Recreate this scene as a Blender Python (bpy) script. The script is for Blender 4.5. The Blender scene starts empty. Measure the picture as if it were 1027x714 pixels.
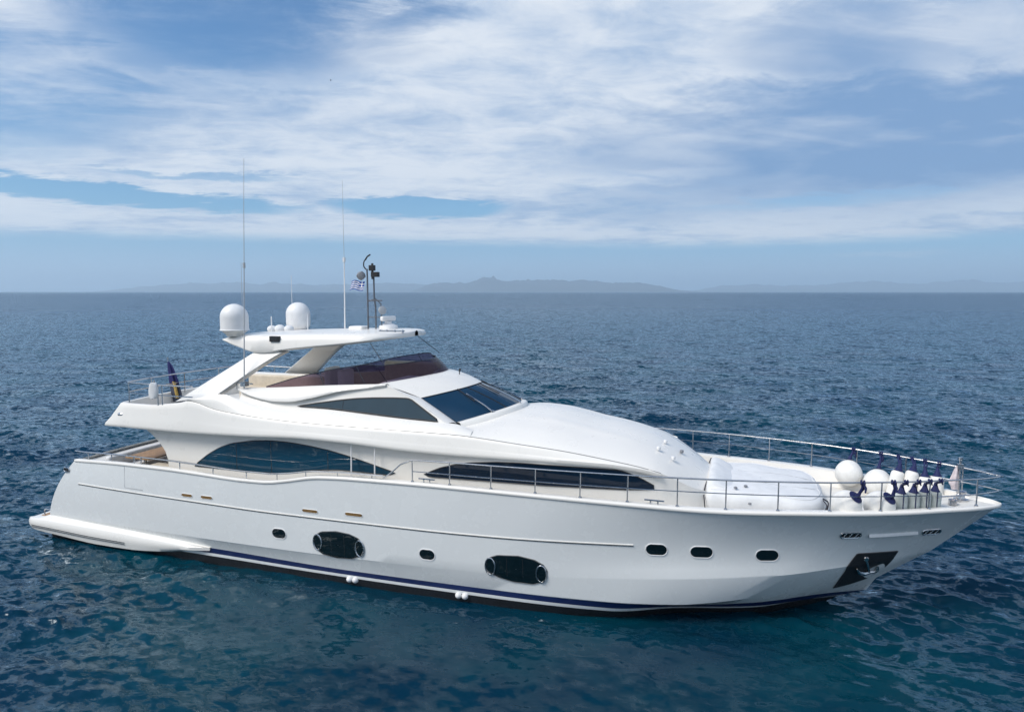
import bpy, bmesh, math, random
import numpy as np
from mathutils import Vector

# ------------------------------------------------------------------ camera, sky, sun, exposure
S = bpy.context.scene
C = S.collection
R = math.radians
CAM_H = 8.45

cam = bpy.data.cameras.new('camera')
cam.sensor_width = 36.0
cam.lens = 36.0 * 685.0 / 1027.0
cam.clip_start = 0.1
cam.clip_end = 200000.0
cam_o = bpy.data.objects.new('camera', cam)
C.objects.link(cam_o)
cam_o.location = (0, 0, CAM_H)
cam_o.rotation_euler = (R(90) - math.atan(64.5 / 685.0), 0, 0)
S.camera = cam_o

S.view_settings.view_transform = 'Standard'
S.view_settings.look = 'None'
S.view_settings.exposure = 0.12
S.view_settings.gamma = 1.0
S.view_settings.use_curve_mapping = False
S.cycles.max_bounces = 8
S.cycles.volume_bounces = 1
S.cycles.transparent_max_bounces = 16
S.cycles.caustics_reflective = False
S.cycles.caustics_refractive = False

SUN_EL, SUN_AZ = R(48), R(-120)      # azimuth from +Y, clockwise
sun = bpy.data.lights.new('sun', 'SUN')
sun.energy = 3.05
sun.angle = R(24)
sun.color = (1.0, 0.935, 0.85)
sun_o = bpy.data.objects.new('sun', sun)
C.objects.link(sun_o)
sd = Vector((math.sin(SUN_AZ) * math.cos(SUN_EL), math.cos(SUN_AZ) * math.cos(SUN_EL), math.sin(SUN_EL)))
sun_o.rotation_euler = sd.to_track_quat('Z', 'Y').to_euler()
sun_o.location = sd * 200


class NT:
    """small helper for writing node trees as expressions"""
    def __init__(self, tree):
        self.t = tree
        tree.nodes.clear()

    def n(self, kind, **kw):
        nd = self.t.nodes.new(kind)
        for k, v in kw.items():
            setattr(nd, k, v)
        return nd

    def put(self, sock, v):
        if isinstance(v, bpy.types.NodeSocket):
            self.t.links.new(v, sock)
        else:
            sock.default_value = v

    def m(self, op, a, b=0.0, c=0.0, clamp=False):
        nd = self.n('ShaderNodeMath', operation=op, use_clamp=clamp)
        self.put(nd.inputs[0], a)
        self.put(nd.inputs[1], b)
        if len(nd.inputs) > 2:
            self.put(nd.inputs[2], c)
        return nd.outputs[0]

    def add(self, a, b): return self.m('ADD', a, b)
    def sub(self, a, b): return self.m('SUBTRACT', a, b)
    def mul(self, a, b): return self.m('MULTIPLY', a, b)
    def div(self, a, b): return self.m('DIVIDE', a, b)

    def smooth(self, v, lo, hi, a=0.0, b=1.0):
        nd = self.n('ShaderNodeMapRange', interpolation_type='SMOOTHSTEP')
        self.put(nd.inputs['Value'], v)
        nd.inputs['From Min'].default_value = lo
        nd.inputs['From Max'].default_value = hi
        nd.inputs['To Min'].default_value = a
        nd.inputs['To Max'].default_value = b
        return nd.outputs[0]

    def xyz(self, x, y, z=0.0):
        nd = self.n('ShaderNodeCombineXYZ')
        self.put(nd.inputs[0], x)
        self.put(nd.inputs[1], y)
        self.put(nd.inputs[2], z)
        return nd.outputs[0]

    def sep(self, v):
        nd = self.n('ShaderNodeSeparateXYZ')
        self.put(nd.inputs[0], v)
        return nd.outputs

    def noise(self, vec, scale, detail=5.0, rough=0.55, dist=0.0, lac=2.0):
        nd = self.n('ShaderNodeTexNoise')
        self.put(nd.inputs['Vector'], vec)
        nd.inputs['Scale'].default_value = scale
        nd.inputs['Detail'].default_value = detail
        nd.inputs['Roughness'].default_value = rough
        nd.inputs['Lacunarity'].default_value = lac
        nd.inputs['Distortion'].default_value = dist
        return nd.outputs[0]

    def mix(self, f, a, b):
        nd = self.n('ShaderNodeMix', data_type='RGBA')
        self.put(nd.inputs[0], f)
        self.put(nd.inputs[6], a if isinstance(a, bpy.types.NodeSocket) else (*a, 1.0))
        self.put(nd.inputs[7], b if isinstance(b, bpy.types.NodeSocket) else (*b, 1.0))
        return nd.outputs[2]

    def vmul(self, v, s):
        nd = self.n('ShaderNodeVectorMath', operation='MULTIPLY')
        self.put(nd.inputs[0], v)
        nd.inputs[1].default_value = s
        return nd.outputs[0]


# ------------------------------------------------------------------ sky with its high cloud sheet
W = bpy.data.worlds.new('World')
S.world = W
W.use_nodes = True
N = NT(W.node_tree)
tc = N.n('ShaderNodeTexCoord')
sky = N.n('ShaderNodeTexSky', sky_type='NISHITA', sun_disc=False)
sky.sun_elevation = SUN_EL
sky.sun_rotation = SUN_AZ
sky.altitude = 0
sky.air_density = 1.0
sky.dust_density = 1.0
sky.ozone_density = 2.0
SKY_K = 0.10
dx, dy, dz = N.sep(tc.outputs['Generated'])
az = N.m('ARCTAN2', dx, dy)                       # radians, 0 = +Y, to the right positive
el = N.m('ARCSINE', dz)
# clouds lie on a sheet overhead: sheet coordinates get compressed toward the horizon
den = N.add(N.m('MAXIMUM', dz, 0.0), 0.10)
px = N.div(dx, den)
py = N.div(dy, den)
sheet = N.xyz(px, py, 0.0)
warp = N.noise(sheet, 0.7, 4, 0.5)
wv = N.xyz(N.add(px, N.mul(warp, 1.1)), N.add(N.mul(py, 1.0), N.mul(warp, 0.9)), 3.7)
n_big = N.noise(wv, 0.55, 6, 0.55)
streak = N.xyz(N.add(N.mul(px, 0.55), N.mul(py, 0.35)), N.add(N.mul(py, 1.5), N.mul(px, -0.45)), 8.1)
n_str = N.noise(streak, 1.7, 8, 0.62, 0.6)
n_soft = N.noise(wv, 1.1, 4, 0.5)
n_str = N.add(N.mul(n_str, N.smooth(az, 0.15, -0.45, 0.45, 1.0)), N.mul(n_soft, N.smooth(az, 0.15, -0.45, 0.55, 0.0)))
n_fine = N.noise(N.xyz(N.mul(px, 1.0), N.mul(py, 1.3), 1.3), 3.6, 9, 0.66, 0.4)
# wavy copies of azimuth and elevation so that the openings have torn edges
jag = N.sub(n_fine, 0.5)
jag2 = N.sub(n_str, 0.5)
azj = N.add(az, N.mul(jag2, 0.22))
elj = N.add(el, N.add(N.mul(jag, 0.10), N.mul(jag2, 0.20)))
elj2 = N.add(el, N.add(N.mul(jag, 0.030), N.mul(jag2, 0.034)))


def blob(a0, e0, ra, re, tilt=0.0, aa=None, ee=None, lo=0.0, hi=1.0):
    """soft ellipse in azimuth / elevation (radians), 1 in the middle"""
    u = N.sub(aa if aa is not None else azj, a0)
    v = N.sub(N.sub(ee if ee is not None else elj, e0), N.mul(u, tilt))
    q = N.add(N.m('POWER', N.m('ABSOLUTE', N.div(u, ra)), 2.0), N.m('POWER', N.m('ABSOLUTE', N.div(v, re)), 2.0))
    return N.smooth(q, hi, lo)


cover = N.add(N.mul(n_big, 0.50), N.add(N.mul(n_str, 0.62), N.mul(n_fine, 0.30)))   # about 0.68
hole = N.m('MAXIMUM', N.mul(blob(-0.40, 0.335, 0.30, 0.105, 0.06), 0.85), N.mul(blob(-0.60, 0.25, 0.22, 0.13, 0.25), 0.62))
hole = N.m('MAXIMUM', hole, N.mul(blob(-0.22, 0.345, 0.20, 0.05), 0.55))
slit = N.m('MAXIMUM', blob(-0.53, 0.120, 0.30, 0.017, -0.035, az, elj2), blob(-0.135, 0.118, 0.155, 0.017, 0.0, az, elj2))
slit = N.m('MAXIMUM', slit, N.mul(blob(0.42, 0.118, 0.22, 0.015, 0.02, az, elj2), 0.35))
slit = N.m('MAXIMUM', slit, N.mul(blob(-0.42, 0.150, 0.16, 0.008, 0.02, az, elj2), 0.5))
hole = N.m('MAXIMUM', hole, N.mul(slit, 1.35))
dens = N.sub(N.add(cover, 0.05), N.mul(hole, 0.62))
dens = N.smooth(dens, 0.16, 0.72)
# the sheet stops a few degrees above the horizon, with a thin veil under it
edge = N.smooth(N.add(N.add(el, N.mul(jag, 0.010)), N.mul(N.m('SINE', N.mul(az, 5.0)), 0.004)), 0.060, 0.080)
veil = N.mul(blob(0.50, 0.048, 0.09, 0.006, 0.0, az, elj2), 0.30)
dens = N.m('MAXIMUM', N.mul(dens, edge), veil)
dens = N.mul(dens, 0.96)
# overhead and beyond the yacht the sheet opens into blue
dens = N.mul(dens, N.sub(1.0, N.mul(N.mul(N.smooth(el, 0.41, 0.50), N.smooth(dy, -0.25, 0.15)), 0.95)))
# brightness of the sheet: lit white toward the sun's side, blue grey bodies to the right
tex0 = N.add(N.mul(n_str, 0.6), N.mul(n_big, 0.4))
grey = N.mul(blob(0.46, 0.19, 0.50, 0.115, 0.0), 1.05)
grey = N.m('MAXIMUM', grey, N.mul(blob(0.46, 0.31, 0.20, 0.07, -0.1), 0.85))
grey = N.m('MAXIMUM', grey, N.mul(blob(0.62, 0.36, 0.30, 0.20, 0.0), 0.5))
grey = N.mul(grey, N.smooth(tex0, 0.80, 0.40))
grey = N.mul(grey, N.sub(1.0, N.mul(blob(0.06, 0.150, 0.30, 0.020, 0.05, az, elj2), 0.8)))
grey = N.add(grey, N.mul(N.smooth(n_big, 0.50, 0.34), 0.25))
tex = N.add(N.mul(n_str, 0.32), N.add(N.mul(n_big, 0.33), N.mul(n_fine, 0.35)))
c_white = N.mix(N.smooth(tex, 0.37, 0.57), (0.36, 0.49, 0.69), (0.75, 0.80, 0.87))
c_grey = (0.19, 0.33, 0.57)
ccol = N.mix(N.m('MINIMUM', grey, 1.0), c_white, c_grey)
ccol = N.mix(N.smooth(dz, 0.42, 0.80), ccol, (0.50, 0.62, 0.82))
# toward the zenith, out of view, the sheet is brightened to add fill light
lift = N.add(1.0, N.mul(N.smooth(dz, 0.42, 0.80), 0.25))
lc = N.n('ShaderNodeVectorMath', operation='SCALE')
N.put(lc.inputs[0], ccol)
N.put(lc.inputs[3], lift)
# clear sky: the atmosphere model, cooled to the photograph's blue
sk = N.n('ShaderNodeVectorMath', operation='MULTIPLY')
N.put(sk.inputs[0], sky.outputs[0])
sk.inputs[1].default_value = (SKY_K * 0.58, SKY_K * 0.95, SKY_K * 1.22)
low = N.smooth(el, 0.16, 0.02)
skyc = N.mix(N.mul(low, 0.80), sk.outputs[0], (0.27, 0.50, 0.76))
skyc = N.mix(N.smooth(el, 0.07, 0.0, 0.0, 0.85), skyc, (0.50, 0.66, 0.81))
final = N.mix(dens, skyc, lc.outputs[0])
bg = N.n('ShaderNodeBackground')
N.put(bg.inputs[0], final)
bg.inputs[1].default_value = 1.0
wo = N.n('ShaderNodeOutputWorld')
W.node_tree.links.new(bg.outputs[0], wo.inputs[0])

# ------------------------------------------------------------------ materials
MATS = {}


def mat(name, col, rough=0.4, metal=0.0, coat=0.0, vary=0.0, vscale=3.0, spec=0.5, bump=0.0, bscale=40.0):
    m = bpy.data.materials.new(name)
    m.use_nodes = True
    n = NT(m.node_tree)
    b = n.n('ShaderNodeBsdfPrincipled')
    o = n.n('ShaderNodeOutputMaterial')
    m.node_tree.links.new(b.outputs[0], o.inputs[0])
    t = n.n('ShaderNodeTexCoord')
    if vary > 0:
        f = n.noise(t.outputs['Object'], vscale, 6, 0.6)
        c = n.mix(n.smooth(f, 0.3, 0.7), tuple(v * (1 - vary) for v in col), tuple(min(1, v * (1 + vary * 0.5)) for v in col))
        n.put(b.inputs['Base Color'], c)
        f2 = n.noise(t.outputs['Object'], vscale * 4, 4, 0.6)
        n.put(b.inputs['Roughness'], n.smooth(f2, 0.3, 0.7, max(0.02, rough * 0.8), min(1, rough * 1.25)))
    else:
        b.inputs['Base Color'].default_value = (*col, 1)
        b.inputs['Roughness'].default_value = rough
    b.inputs['Metallic'].default_value = metal
    b.inputs['Coat Weight'].default_value = coat
    b.inputs['Coat Roughness'].default_value = 0.05
    b.inputs['Specular IOR Level'].default_value = spec
    if bump > 0:
        bn = n.n('ShaderNodeBump')
        bn.inputs['Strength'].default_value = bump
        bn.inputs['Distance'].default_value = 0.01
        n.put(bn.inputs['Height'], n.noise(t.outputs['Object'], bscale, 5, 0.6))
        m.node_tree.links.new(bn.outputs[0], b.inputs['Normal'])
    MATS[name] = m
    return m


M_GEL = mat('white_gelcoat', (0.77, 0.75, 0.71), 0.32, vary=0.012, vscale=0.5, coat=0.2)
M_HULL = mat('hull_paint', (0.745, 0.765, 0.765), 0.25, vary=0.012, vscale=0.4, coat=0.35)
M_DECK = mat('deck_nonskid', (0.70, 0.685, 0.65), 0.62, vary=0.05, vscale=6, bump=0.25, bscale=120)
M_NAVY = mat('navy_boot_paint', (0.007, 0.018, 0.085), 0.4, vary=0.02, vscale=2, coat=0.0)
M_ANTI = mat('antifouling', (0.004, 0.006, 0.010), 0.6, vary=0.3, vscale=3)
M_STEEL = mat('stainless_steel', (0.55, 0.55, 0.56), 0.22, metal=1.0, vary=0.06, vscale=5)
M_DARKSTEEL = mat('dark_steel', (0.07, 0.08, 0.09), 0.3, metal=0.7, vary=0.2, vscale=4)
M_TEAK = mat('teak', (0.36, 0.22, 0.115), 0.55, vary=0.25, vscale=9)
M_BRONZE = mat('brass_grille', (0.30, 0.17, 0.06), 0.45, metal=0.5, vary=0.3, vscale=20)
M_BEIGE = mat('cream_shade_upholstery', (0.60, 0.53, 0.43), 0.8, vary=0.1, vscale=8, bump=0.2, bscale=60)  # cream also stands in for shade on the white coaming lining
M_WFAB = mat('white_canvas', (0.68, 0.69, 0.70), 0.85, vary=0.06, vscale=4, bump=0.5, bscale=9)
M_BLACK = mat('black_plastic', (0.012, 0.012, 0.014), 0.45, vary=0.2, vscale=10)
M_GREY = mat('grey_plastic', (0.22, 0.23, 0.25), 0.5, vary=0.15, vscale=8)
M_WGREY = mat('whip_fibreglass', (0.42, 0.44, 0.46), 0.5, vary=0.05, vscale=4)
M_MAST = mat('mast_grey_paint', (0.12, 0.13, 0.15), 0.4, metal=0.3, vary=0.15, vscale=5)
M_FEND = mat('fender_vinyl', (0.74, 0.73, 0.70), 0.5, vary=0.07, vscale=6)
M_FSHADE = mat('fender_vinyl_shaded', (0.50, 0.54, 0.52), 0.8, vary=0.22, vscale=5, bump=0.3, bscale=50)  # grey-green puts the shade on the near cylinders into the vinyl colour
M_NROPE = mat('navy_rope', (0.008, 0.015, 0.085), 0.75, vary=0.25, vscale=20)
M_ROPE = mat('dark_rope', (0.03, 0.03, 0.04), 0.8, vary=0.2, vscale=20)
M_SEAM = mat('seam_sealant', (0.20, 0.20, 0.20), 0.6, vary=0.15, vscale=10)
M_RUBW = mat('white_rubber', (0.74, 0.74, 0.74), 0.45, vary=0.05, vscale=6)


def glass(name, col, rough=0.02, spec=0.5, vary=0.12, coat=0.0):
    m = mat(name, col, rough, coat=coat, spec=spec, vary=vary, vscale=0.8)
    return m


M_TEAL = glass('mirrored_teal_glass', (0.002, 0.040, 0.078), 0.03)  # teal of the mirrored sea and sky put into the base colour
M_DGLS = glass('dark_tinted_glass', (0.004, 0.014, 0.032), 0.03, spec=0.3)
M_PORT = glass('porthole_glass', (0.003, 0.010, 0.014), 0.05)
M_WSG = glass('windscreen_glass', (0.008, 0.034, 0.070), 0.02)
M_SIDEG = glass('wheelhouse_glass', (0.025, 0.050, 0.070), 0.03)


def acrylic(name, tint, mixf):
    m = bpy.data.materials.new(name)
    m.use_nodes = True
    n = NT(m.node_tree)
    tr = n.n('ShaderNodeBsdfTransparent')
    tr.inputs[0].default_value = (*tint, 1)
    gl = n.n('ShaderNodeBsdfPrincipled')
    gl.inputs['Base Color'].default_value = (0.035, 0.020, 0.035, 1)
    gl.inputs['Roughness'].default_value = 0.05
    lw = n.n('ShaderNodeLayerWeight')
    lw.inputs[0].default_value = 0.35
    mx = n.n('ShaderNodeMixShader')
    n.put(mx.inputs[0], n.add(n.mul(lw.outputs['Fresnel'], 0.6), mixf))
    m.node_tree.links.new(tr.outputs[0], mx.inputs[1])
    m.node_tree.links.new(gl.outputs[0], mx.inputs[2])
    o = n.n('ShaderNodeOutputMaterial')
    m.node_tree.links.new(mx.outputs[0], o.inputs[0])
    return m


M_ACR = acrylic('plum_tinted_acrylic', (0.36, 0.29, 0.39), 0.16)


# ------------------------------------------------------------------ mesh helpers
def pchip(xs, ys):
    xs = np.array(xs, float)
    ys = np.array(ys, float)
    h = np.diff(xs)
    d = np.diff(ys) / h
    m = np.zeros_like(ys)
    for i in range(1, len(xs) - 1):
        if d[i - 1] * d[i] > 0:
            w1 = 2 * h[i] + h[i - 1]
            w2 = h[i] + 2 * h[i - 1]
            m[i] = (w1 + w2) / (w1 / d[i - 1] + w2 / d[i])
    m[0], m[-1] = d[0], d[-1]

    def f(x):
        x = np.clip(np.asarray(x, float), xs[0], xs[-1])
        i = np.clip(np.searchsorted(xs, x, side='right') - 1, 0, len(xs) - 2)
        t = (x - xs[i]) / h[i]
        return ((2 * t**3 - 3 * t**2 + 1) * ys[i] + (t**3 - 2 * t**2 + t) * h[i] * m[i]
                + (-2 * t**3 + 3 * t**2) * ys[i + 1] + (t**3 - t**2) * h[i] * m[i + 1])
    return f


def build(name, verts, faces, mats, parent=None, fmat=None, smooth=True, angle=38, recalc=False):
    me = bpy.data.meshes.new(name)
    me.from_pydata([tuple(float(c) for c in v) for v in verts], [], [tuple(int(i) for i in f) for f in faces])
    if not isinstance(mats, (list, tuple)):
        mats = [mats]
    for m_ in mats:
        me.materials.append(m_)
    if fmat is not None:
        me.polygons.foreach_set('material_index', fmat)
    if recalc:
        bm = bmesh.new()
        bm.from_mesh(me)
        bmesh.ops.recalc_face_normals(bm, faces=bm.faces)
        bm.to_mesh(me)
        bm.free()
    if smooth:
        me.polygons.foreach_set('use_smooth', [True] * len(me.polygons))
        me.set_sharp_from_angle(angle=R(angle))
    me.update()
    o = bpy.data.objects.new(name, me)
    C.objects.link(o)
    if parent is not None:
        o.parent = parent
    return o


class MB:
    """collects shapes into one mesh"""
    def __init__(self):
        self.v, self.f, self.m = [], [], []

    def add(self, verts, faces, mi=0):
        o = len(self.v)
        self.v += [tuple(p) for p in verts]
        self.f += [tuple(i + o for i in f) for f in faces]
        self.m += [mi] * len(faces)
        return self

    def grid(self, rows, mi=0, closed=False, flip=False, rowmats=None):
        rows = [np.asarray(r, float) for r in rows]
        n = len(rows[0])
        v = np.concatenate(rows)
        for i in range(len(rows) - 1):
            fs = []
            for j in range(n if closed else n - 1):
                k = (j + 1) % n
                q = (i * n + j, i * n + k, (i + 1) * n + k, (i + 1) * n + j)
                fs.append(q[::-1] if flip else q)
            if i == 0:
                o = len(self.v)
                self.v += [tuple(p) for p in v]
            mm = rowmats[i] if rowmats else mi
            self.f += [tuple(a + o for a in q) for q in fs]
            self.m += [mm] * len(fs)
        return self

    def both(self, rows, mi=0, rowmats=None):
        """the rows and their mirror image across the centre line"""
        self.grid(rows, mi, rowmats=rowmats)
        self.grid([np.asarray(r, float) * np.array([1, -1, 1]) for r in rows], mi, flip=True, rowmats=rowmats)
        return self

    def tube(self, path, r, seg=8, mi=0, closed=False, caps=True):
        P_ = [np.asarray(p, float) for p in path]
        n = len(P_)
        rr = r if hasattr(r, '__len__') else [r] * n
        rows = []
        up = None
        for i in range(n):
            if closed:
                t = P_[(i + 1) % n] - P_[i - 1]
            else:
                t = P_[min(i + 1, n - 1)] - P_[max(i - 1, 0)]
            t = t / (np.linalg.norm(t) + 1e-9)
            if up is None:
                up = np.array([0, 0, 1.0]) if abs(t[2]) < 0.9 else np.array([1.0, 0, 0])
            a = up - t * np.dot(up, t)
            a /= np.linalg.norm(a) + 1e-9
            b = np.cross(t, a)
            up = a
            th = np.linspace(0, 2 * np.pi, seg, endpoint=False)
            rows.append(P_[i] + rr[i] * (np.cos(th)[:, None] * a + np.sin(th)[:, None] * b))
        if closed:
            rows.append(rows[0].copy())
        o = len(self.v)
        self.grid(rows, mi, closed=True)
        if caps and not closed:
            self.f.append(tuple(o + i for i in range(seg))[::-1])
            self.f.append(tuple(o + (n - 1) * seg + i for i in range(seg)))
            self.m += [mi, mi]
        return self

    def box(self, x0, x1, y0, y1, z0, z1, mi=0):
        v = [(x, y, z) for z in (z0, z1) for y in (y0, y1) for x in (x0, x1)]
        f = [(0, 2, 3, 1), (4, 5, 7, 6), (0, 1, 5, 4), (2, 6, 7, 3), (0, 4, 6, 2), (1, 3, 7, 5)]
        return self.add(v, f, mi)

    def lathe(self, prof, cx=0, cy=0, cz=0, seg=32, mi=0, ax=(0, 0, 1)):
        """prof: list of (r, h) from bottom to top along the axis"""
        a = Vector(ax).normalized()
        q = Vector((0, 0, 1)).rotation_difference(a)
        rows = []
        for r, h in prof:
            th = np.linspace(0, 2 * np.pi, seg, endpoint=False)
            pts = [q @ Vector((r * math.cos(t), r * math.sin(t), h)) for t in th]
            rows.append(np.array([(p.x + cx, p.y + cy, p.z + cz) for p in pts]))
        o = len(self.v)
        self.grid(rows, mi, closed=True)
        self.f.append(tuple(o + i for i in range(seg))[::-1])
        self.f.append(tuple(o + (len(prof) - 1) * seg + i for i in range(seg)))
        self.m += [mi, mi]
        return self

    def prism(self, poly, y0, y1, mi=0):
        """poly in (x, z), extruded from y0 to y1 (each may be a function of (x, z))"""
        n = len(poly)
        f0 = y0 if callable(y0) else (lambda x, z: y0)
        f1 = y1 if callable(y1) else (lambda x, z: y1)
        v = [(x, f0(x, z), z) for x, z in poly] + [(x, f1(x, z), z) for x, z in poly]
        f = [tuple(range(n)), tuple(range(2 * n - 1, n - 1, -1))]
        for i in range(n):
            j = (i + 1) % n
            f.append((i, i + n, j + n, j))
        return self.add(v, f, mi)

    def slab(self, poly, z0, z1, mi=0):
        """poly in (x, y), extruded in z"""
        n = len(poly)
        v = [(x, y, z0) for x, y in poly] + [(x, y, z1) for x, y in poly]
        f = [tuple(range(n))[::-1], tuple(range(n, 2 * n))]
        for i in range(n):
            j = (i + 1) % n
            f.append((i, j, j + n, i + n))
        return self.add(v, f, mi)

    def out(self, name, mats, parent=None, smooth=True, angle=38, recalc=True):
        return build(name, self.v, self.f, mats, parent, self.m, smooth, angle, recalc)


def bevel(o, w, seg=3, ang=35):
    b = o.modifiers.new('bevel', 'BEVEL')
    b.width = w
    b.segments = seg
    b.limit_method = 'ANGLE'
    b.angle_limit = R(ang)
    b.harden_normals = False
    return o


def roundpoly(pts, r, seg=5):
    """round the corners of a 2D polygon"""
    out = []
    n = len(pts)
    rr = r if hasattr(r, '__len__') else [r] * n
    for i in range(n):
        p = np.array(pts[i], float)
        a = np.array(pts[i - 1], float) - p
        b = np.array(pts[(i + 1) % n], float) - p
        la, lb = np.linalg.norm(a), np.linalg.norm(b)
        d = min(rr[i], la * 0.48, lb * 0.48)
        p0, p1 = p + a / la * d, p + b / lb * d
        for t in np.linspace(0, 1, seg):
            q = (1 - t)**2 * p0 + 2 * t * (1 - t) * p + t * t * p1
            out.append((float(q[0]), float(q[1])))
    return out


def thick(poly, n):
    """resample a closed 2D polygon evenly"""
    P_ = np.array(list(poly) + [poly[0]], float)
    s = np.concatenate([[0], np.cumsum(np.linalg.norm(np.diff(P_, axis=0), axis=1))])
    t = np.linspace(0, s[-1], n, endpoint=False)
    return np.stack([np.interp(t, s, P_[:, 0]), np.interp(t, s, P_[:, 1])], 1)


def spline(pts, n=40):
    """Catmull-Rom through 3D points"""
    P_ = [np.asarray(p, float) for p in pts]
    P_ = [2 * P_[0] - P_[1]] + P_ + [2 * P_[-1] - P_[-2]]
    out = []
    k = len(P_) - 3
    for i in range(k):
        a, b, c, d = P_[i:i + 4]
        m_ = max(2, n // k)
        for t in np.linspace(0, 1, m_, endpoint=False):
            out.append(0.5 * ((2 * b) + (-a + c) * t + (2 * a - 5 * b + 4 * c - d) * t * t + (-a + 3 * b - 3 * c + d) * t**3))
    out.append(P_[-2])
    return out


def props(o, label=None, cat=None, group=None, kind=None):
    if label: o['label'] = label
    if cat: o['category'] = cat
    if group: o['group'] = group
    if kind: o['kind'] = kind
    return o


TH = R(18.3)
BX, BY = -15.911, 26.034


def b2w(x, y, z=0.0):
    return (BX + x * math.cos(TH) + y * math.sin(TH), BY - x * math.sin(TH) + y * math.cos(TH), z)


def place(o, x, y, z, rz=0.0):
    """a thing of its own, standing at a point given in the yacht's axes"""
    o.location = b2w(x, y, z)
    o.rotation_euler = (o.rotation_euler[0], o.rotation_euler[1], -TH + rz)
    return o


# ------------------------------------------------------------------ the sea
rng = np.random.default_rng(7)


def make_water():
    rad = [0.0, 1.5, 3.0]
    r = 3.0
    while r < 55000:
        d = max(0.075, r * r / (CAM_H * 685.0) * 0.95)
        if r < 7: d = 0.3
        d = min(d, r * 0.12)
        r += d
        rad.append(r)
    rad = np.array(rad)
    cell = np.gradient(rad)
    a_front = np.linspace(R(-44), R(44), 1050)
    a_back = np.linspace(R(44), R(316), 130)[1:-1]
    ang = np.concatenate([a_front, a_back])
    A, Rr = np.meshgrid(ang, rad)
    Cl = np.maximum(cell[:, None], 0.0) + 0 * A
    dA = np.concatenate([np.full(len(a_front), R(88) / 1050), np.full(len(a_back), R(272) / 130)])
    Cl = np.maximum(Cl, Rr * dA[None, :])
    X = Rr * np.sin(A)
    Y = Rr * np.cos(A)
    # the yacht shelters the water on its near side
    bx = (X - BX) * math.cos(TH) - (Y - BY) * math.sin(TH)
    by = (X - BX) * math.sin(TH) + (Y - BY) * math.cos(TH)
    ss = lambda v, a, b: np.clip((v - a) / (b - a), 0, 1)**2 * (3 - 2 * np.clip((v - a) / (b - a), 0, 1))
    lee = ss(by, -0.5, -2.6) * ss(by, -22, -11) * ss(bx, 5.5, 12.5 ) * ss(bx - 25.6 - np.maximum(-by, 0) * 0.36, 0.35, -0.35)
    amp = 1.0 - 0.62 * lee
    # gusts
    g = np.zeros_like(X)
    for k in range(14):
        lam = np.exp(rng.uniform(np.log(12), np.log(160)))
        th = rng.uniform(0, 2 * np.pi)
        g += np.cos((X * np.cos(th) + Y * np.sin(th)) * 2 * np.pi / lam + rng.uniform(0, 6.28))
    amp = amp * np.clip(1.0 + 0.10 * g, 0.55, 1.5)
    Z = np.zeros_like(X)
    DX = np.zeros_like(X)
    DY = np.zeros_like(X)
    wind = R(252)                         # the waves run toward the camera, a little to the left
    n = 84
    lams = np.exp(np.linspace(np.log(0.34), np.log(7.5), n) + rng.normal(0, 0.03, n))
    for lam in lams:
        th = wind + rng.normal(0, 0.55 if lam < 2 else 0.38)
        k = 2 * np.pi / lam
        slope = 0.058 if lam < 0.75 else (0.040 if lam < 2.2 else 0.021)
        a = slope / k * rng.uniform(0.6, 1.4)
        w = np.clip((lam / Cl - 2.2) / 2.2, 0, 1)
        am = amp if lam < 3 else (0.45 + 0.55 * amp)
        ph = k * (X * np.cos(th) + Y * np.sin(th)) + rng.uniform(0, 6.283)
        s, c = np.sin(ph), np.cos(ph)
        Z += a * w * am * c
        DX -= 0.75 * a * w * am * s * np.cos(th)
        DY -= 0.75 * a * w * am * s * np.sin(th)
    nr, na = X.shape
    V = np.stack([X + DX, Y + DY, Z], -1).reshape(-1, 3)
    i, j = np.meshgrid(np.arange(nr - 1), np.arange(na), indexing='ij')
    k = (j + 1) % na
    F = np.stack([i * na + j, i * na + k, (i + 1) * na + k, (i + 1) * na + j], -1).reshape(-1, 4)
    F = F[na * 1:]                       # drop the collapsed inner ring
    V = V.copy()
    me = bpy.data.meshes.new('sea')
    me.vertices.add(len(V))
    me.vertices.foreach_set('co', V.ravel())
    me.loops.add(F.size)
    me.loops.foreach_set('vertex_index', F.ravel().astype(np.int32))
    me.polygons.add(len(F))
    me.polygons.foreach_set('loop_start', np.arange(0, F.size, 4, dtype=np.int32))
    me.update(calc_edges=True)
    me.polygons.foreach_set('use_smooth', np.ones(len(F), bool))
    at = me.attributes.new('lee', 'FLOAT', 'POINT')
    at.data.foreach_set('value', lee.ravel().astype(np.float32))
    me.validate()
    o = bpy.data.objects.new('sea', me)
    C.objects.link(o)
    o['kind'] = 'structure'
    m = bpy.data.materials.new('sea_water')
    m.use_nodes = True
    q = NT(m.node_tree)
    geo = q.n('ShaderNodeNewGeometry')
    pos = geo.outputs['Position']
    x, y, z = q.sep(pos)
    dist = q.m('SQRT', q.add(q.mul(x, x), q.mul(y, y)))
    lee_a = q.n('ShaderNodeAttribute', attribute_name='lee')
    # rotated, slightly stretched coordinates: crests lie across the wind
    u = q.add(q.mul(x, math.cos(wind)), q.mul(y, math.sin(wind)))
    v = q.add(q.mul(x, -math.sin(wind)), q.mul(y, math.cos(wind)))
    pv = q.xyz(u, q.mul(v, 0.55), z)
    far1 = q.smooth(dist, 20, 130)
    far2 = q.smooth(dist, 70, 500)
    calm = q.sub(1.0, q.mul(lee_a.outputs['Fac'], 0.6))

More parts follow.
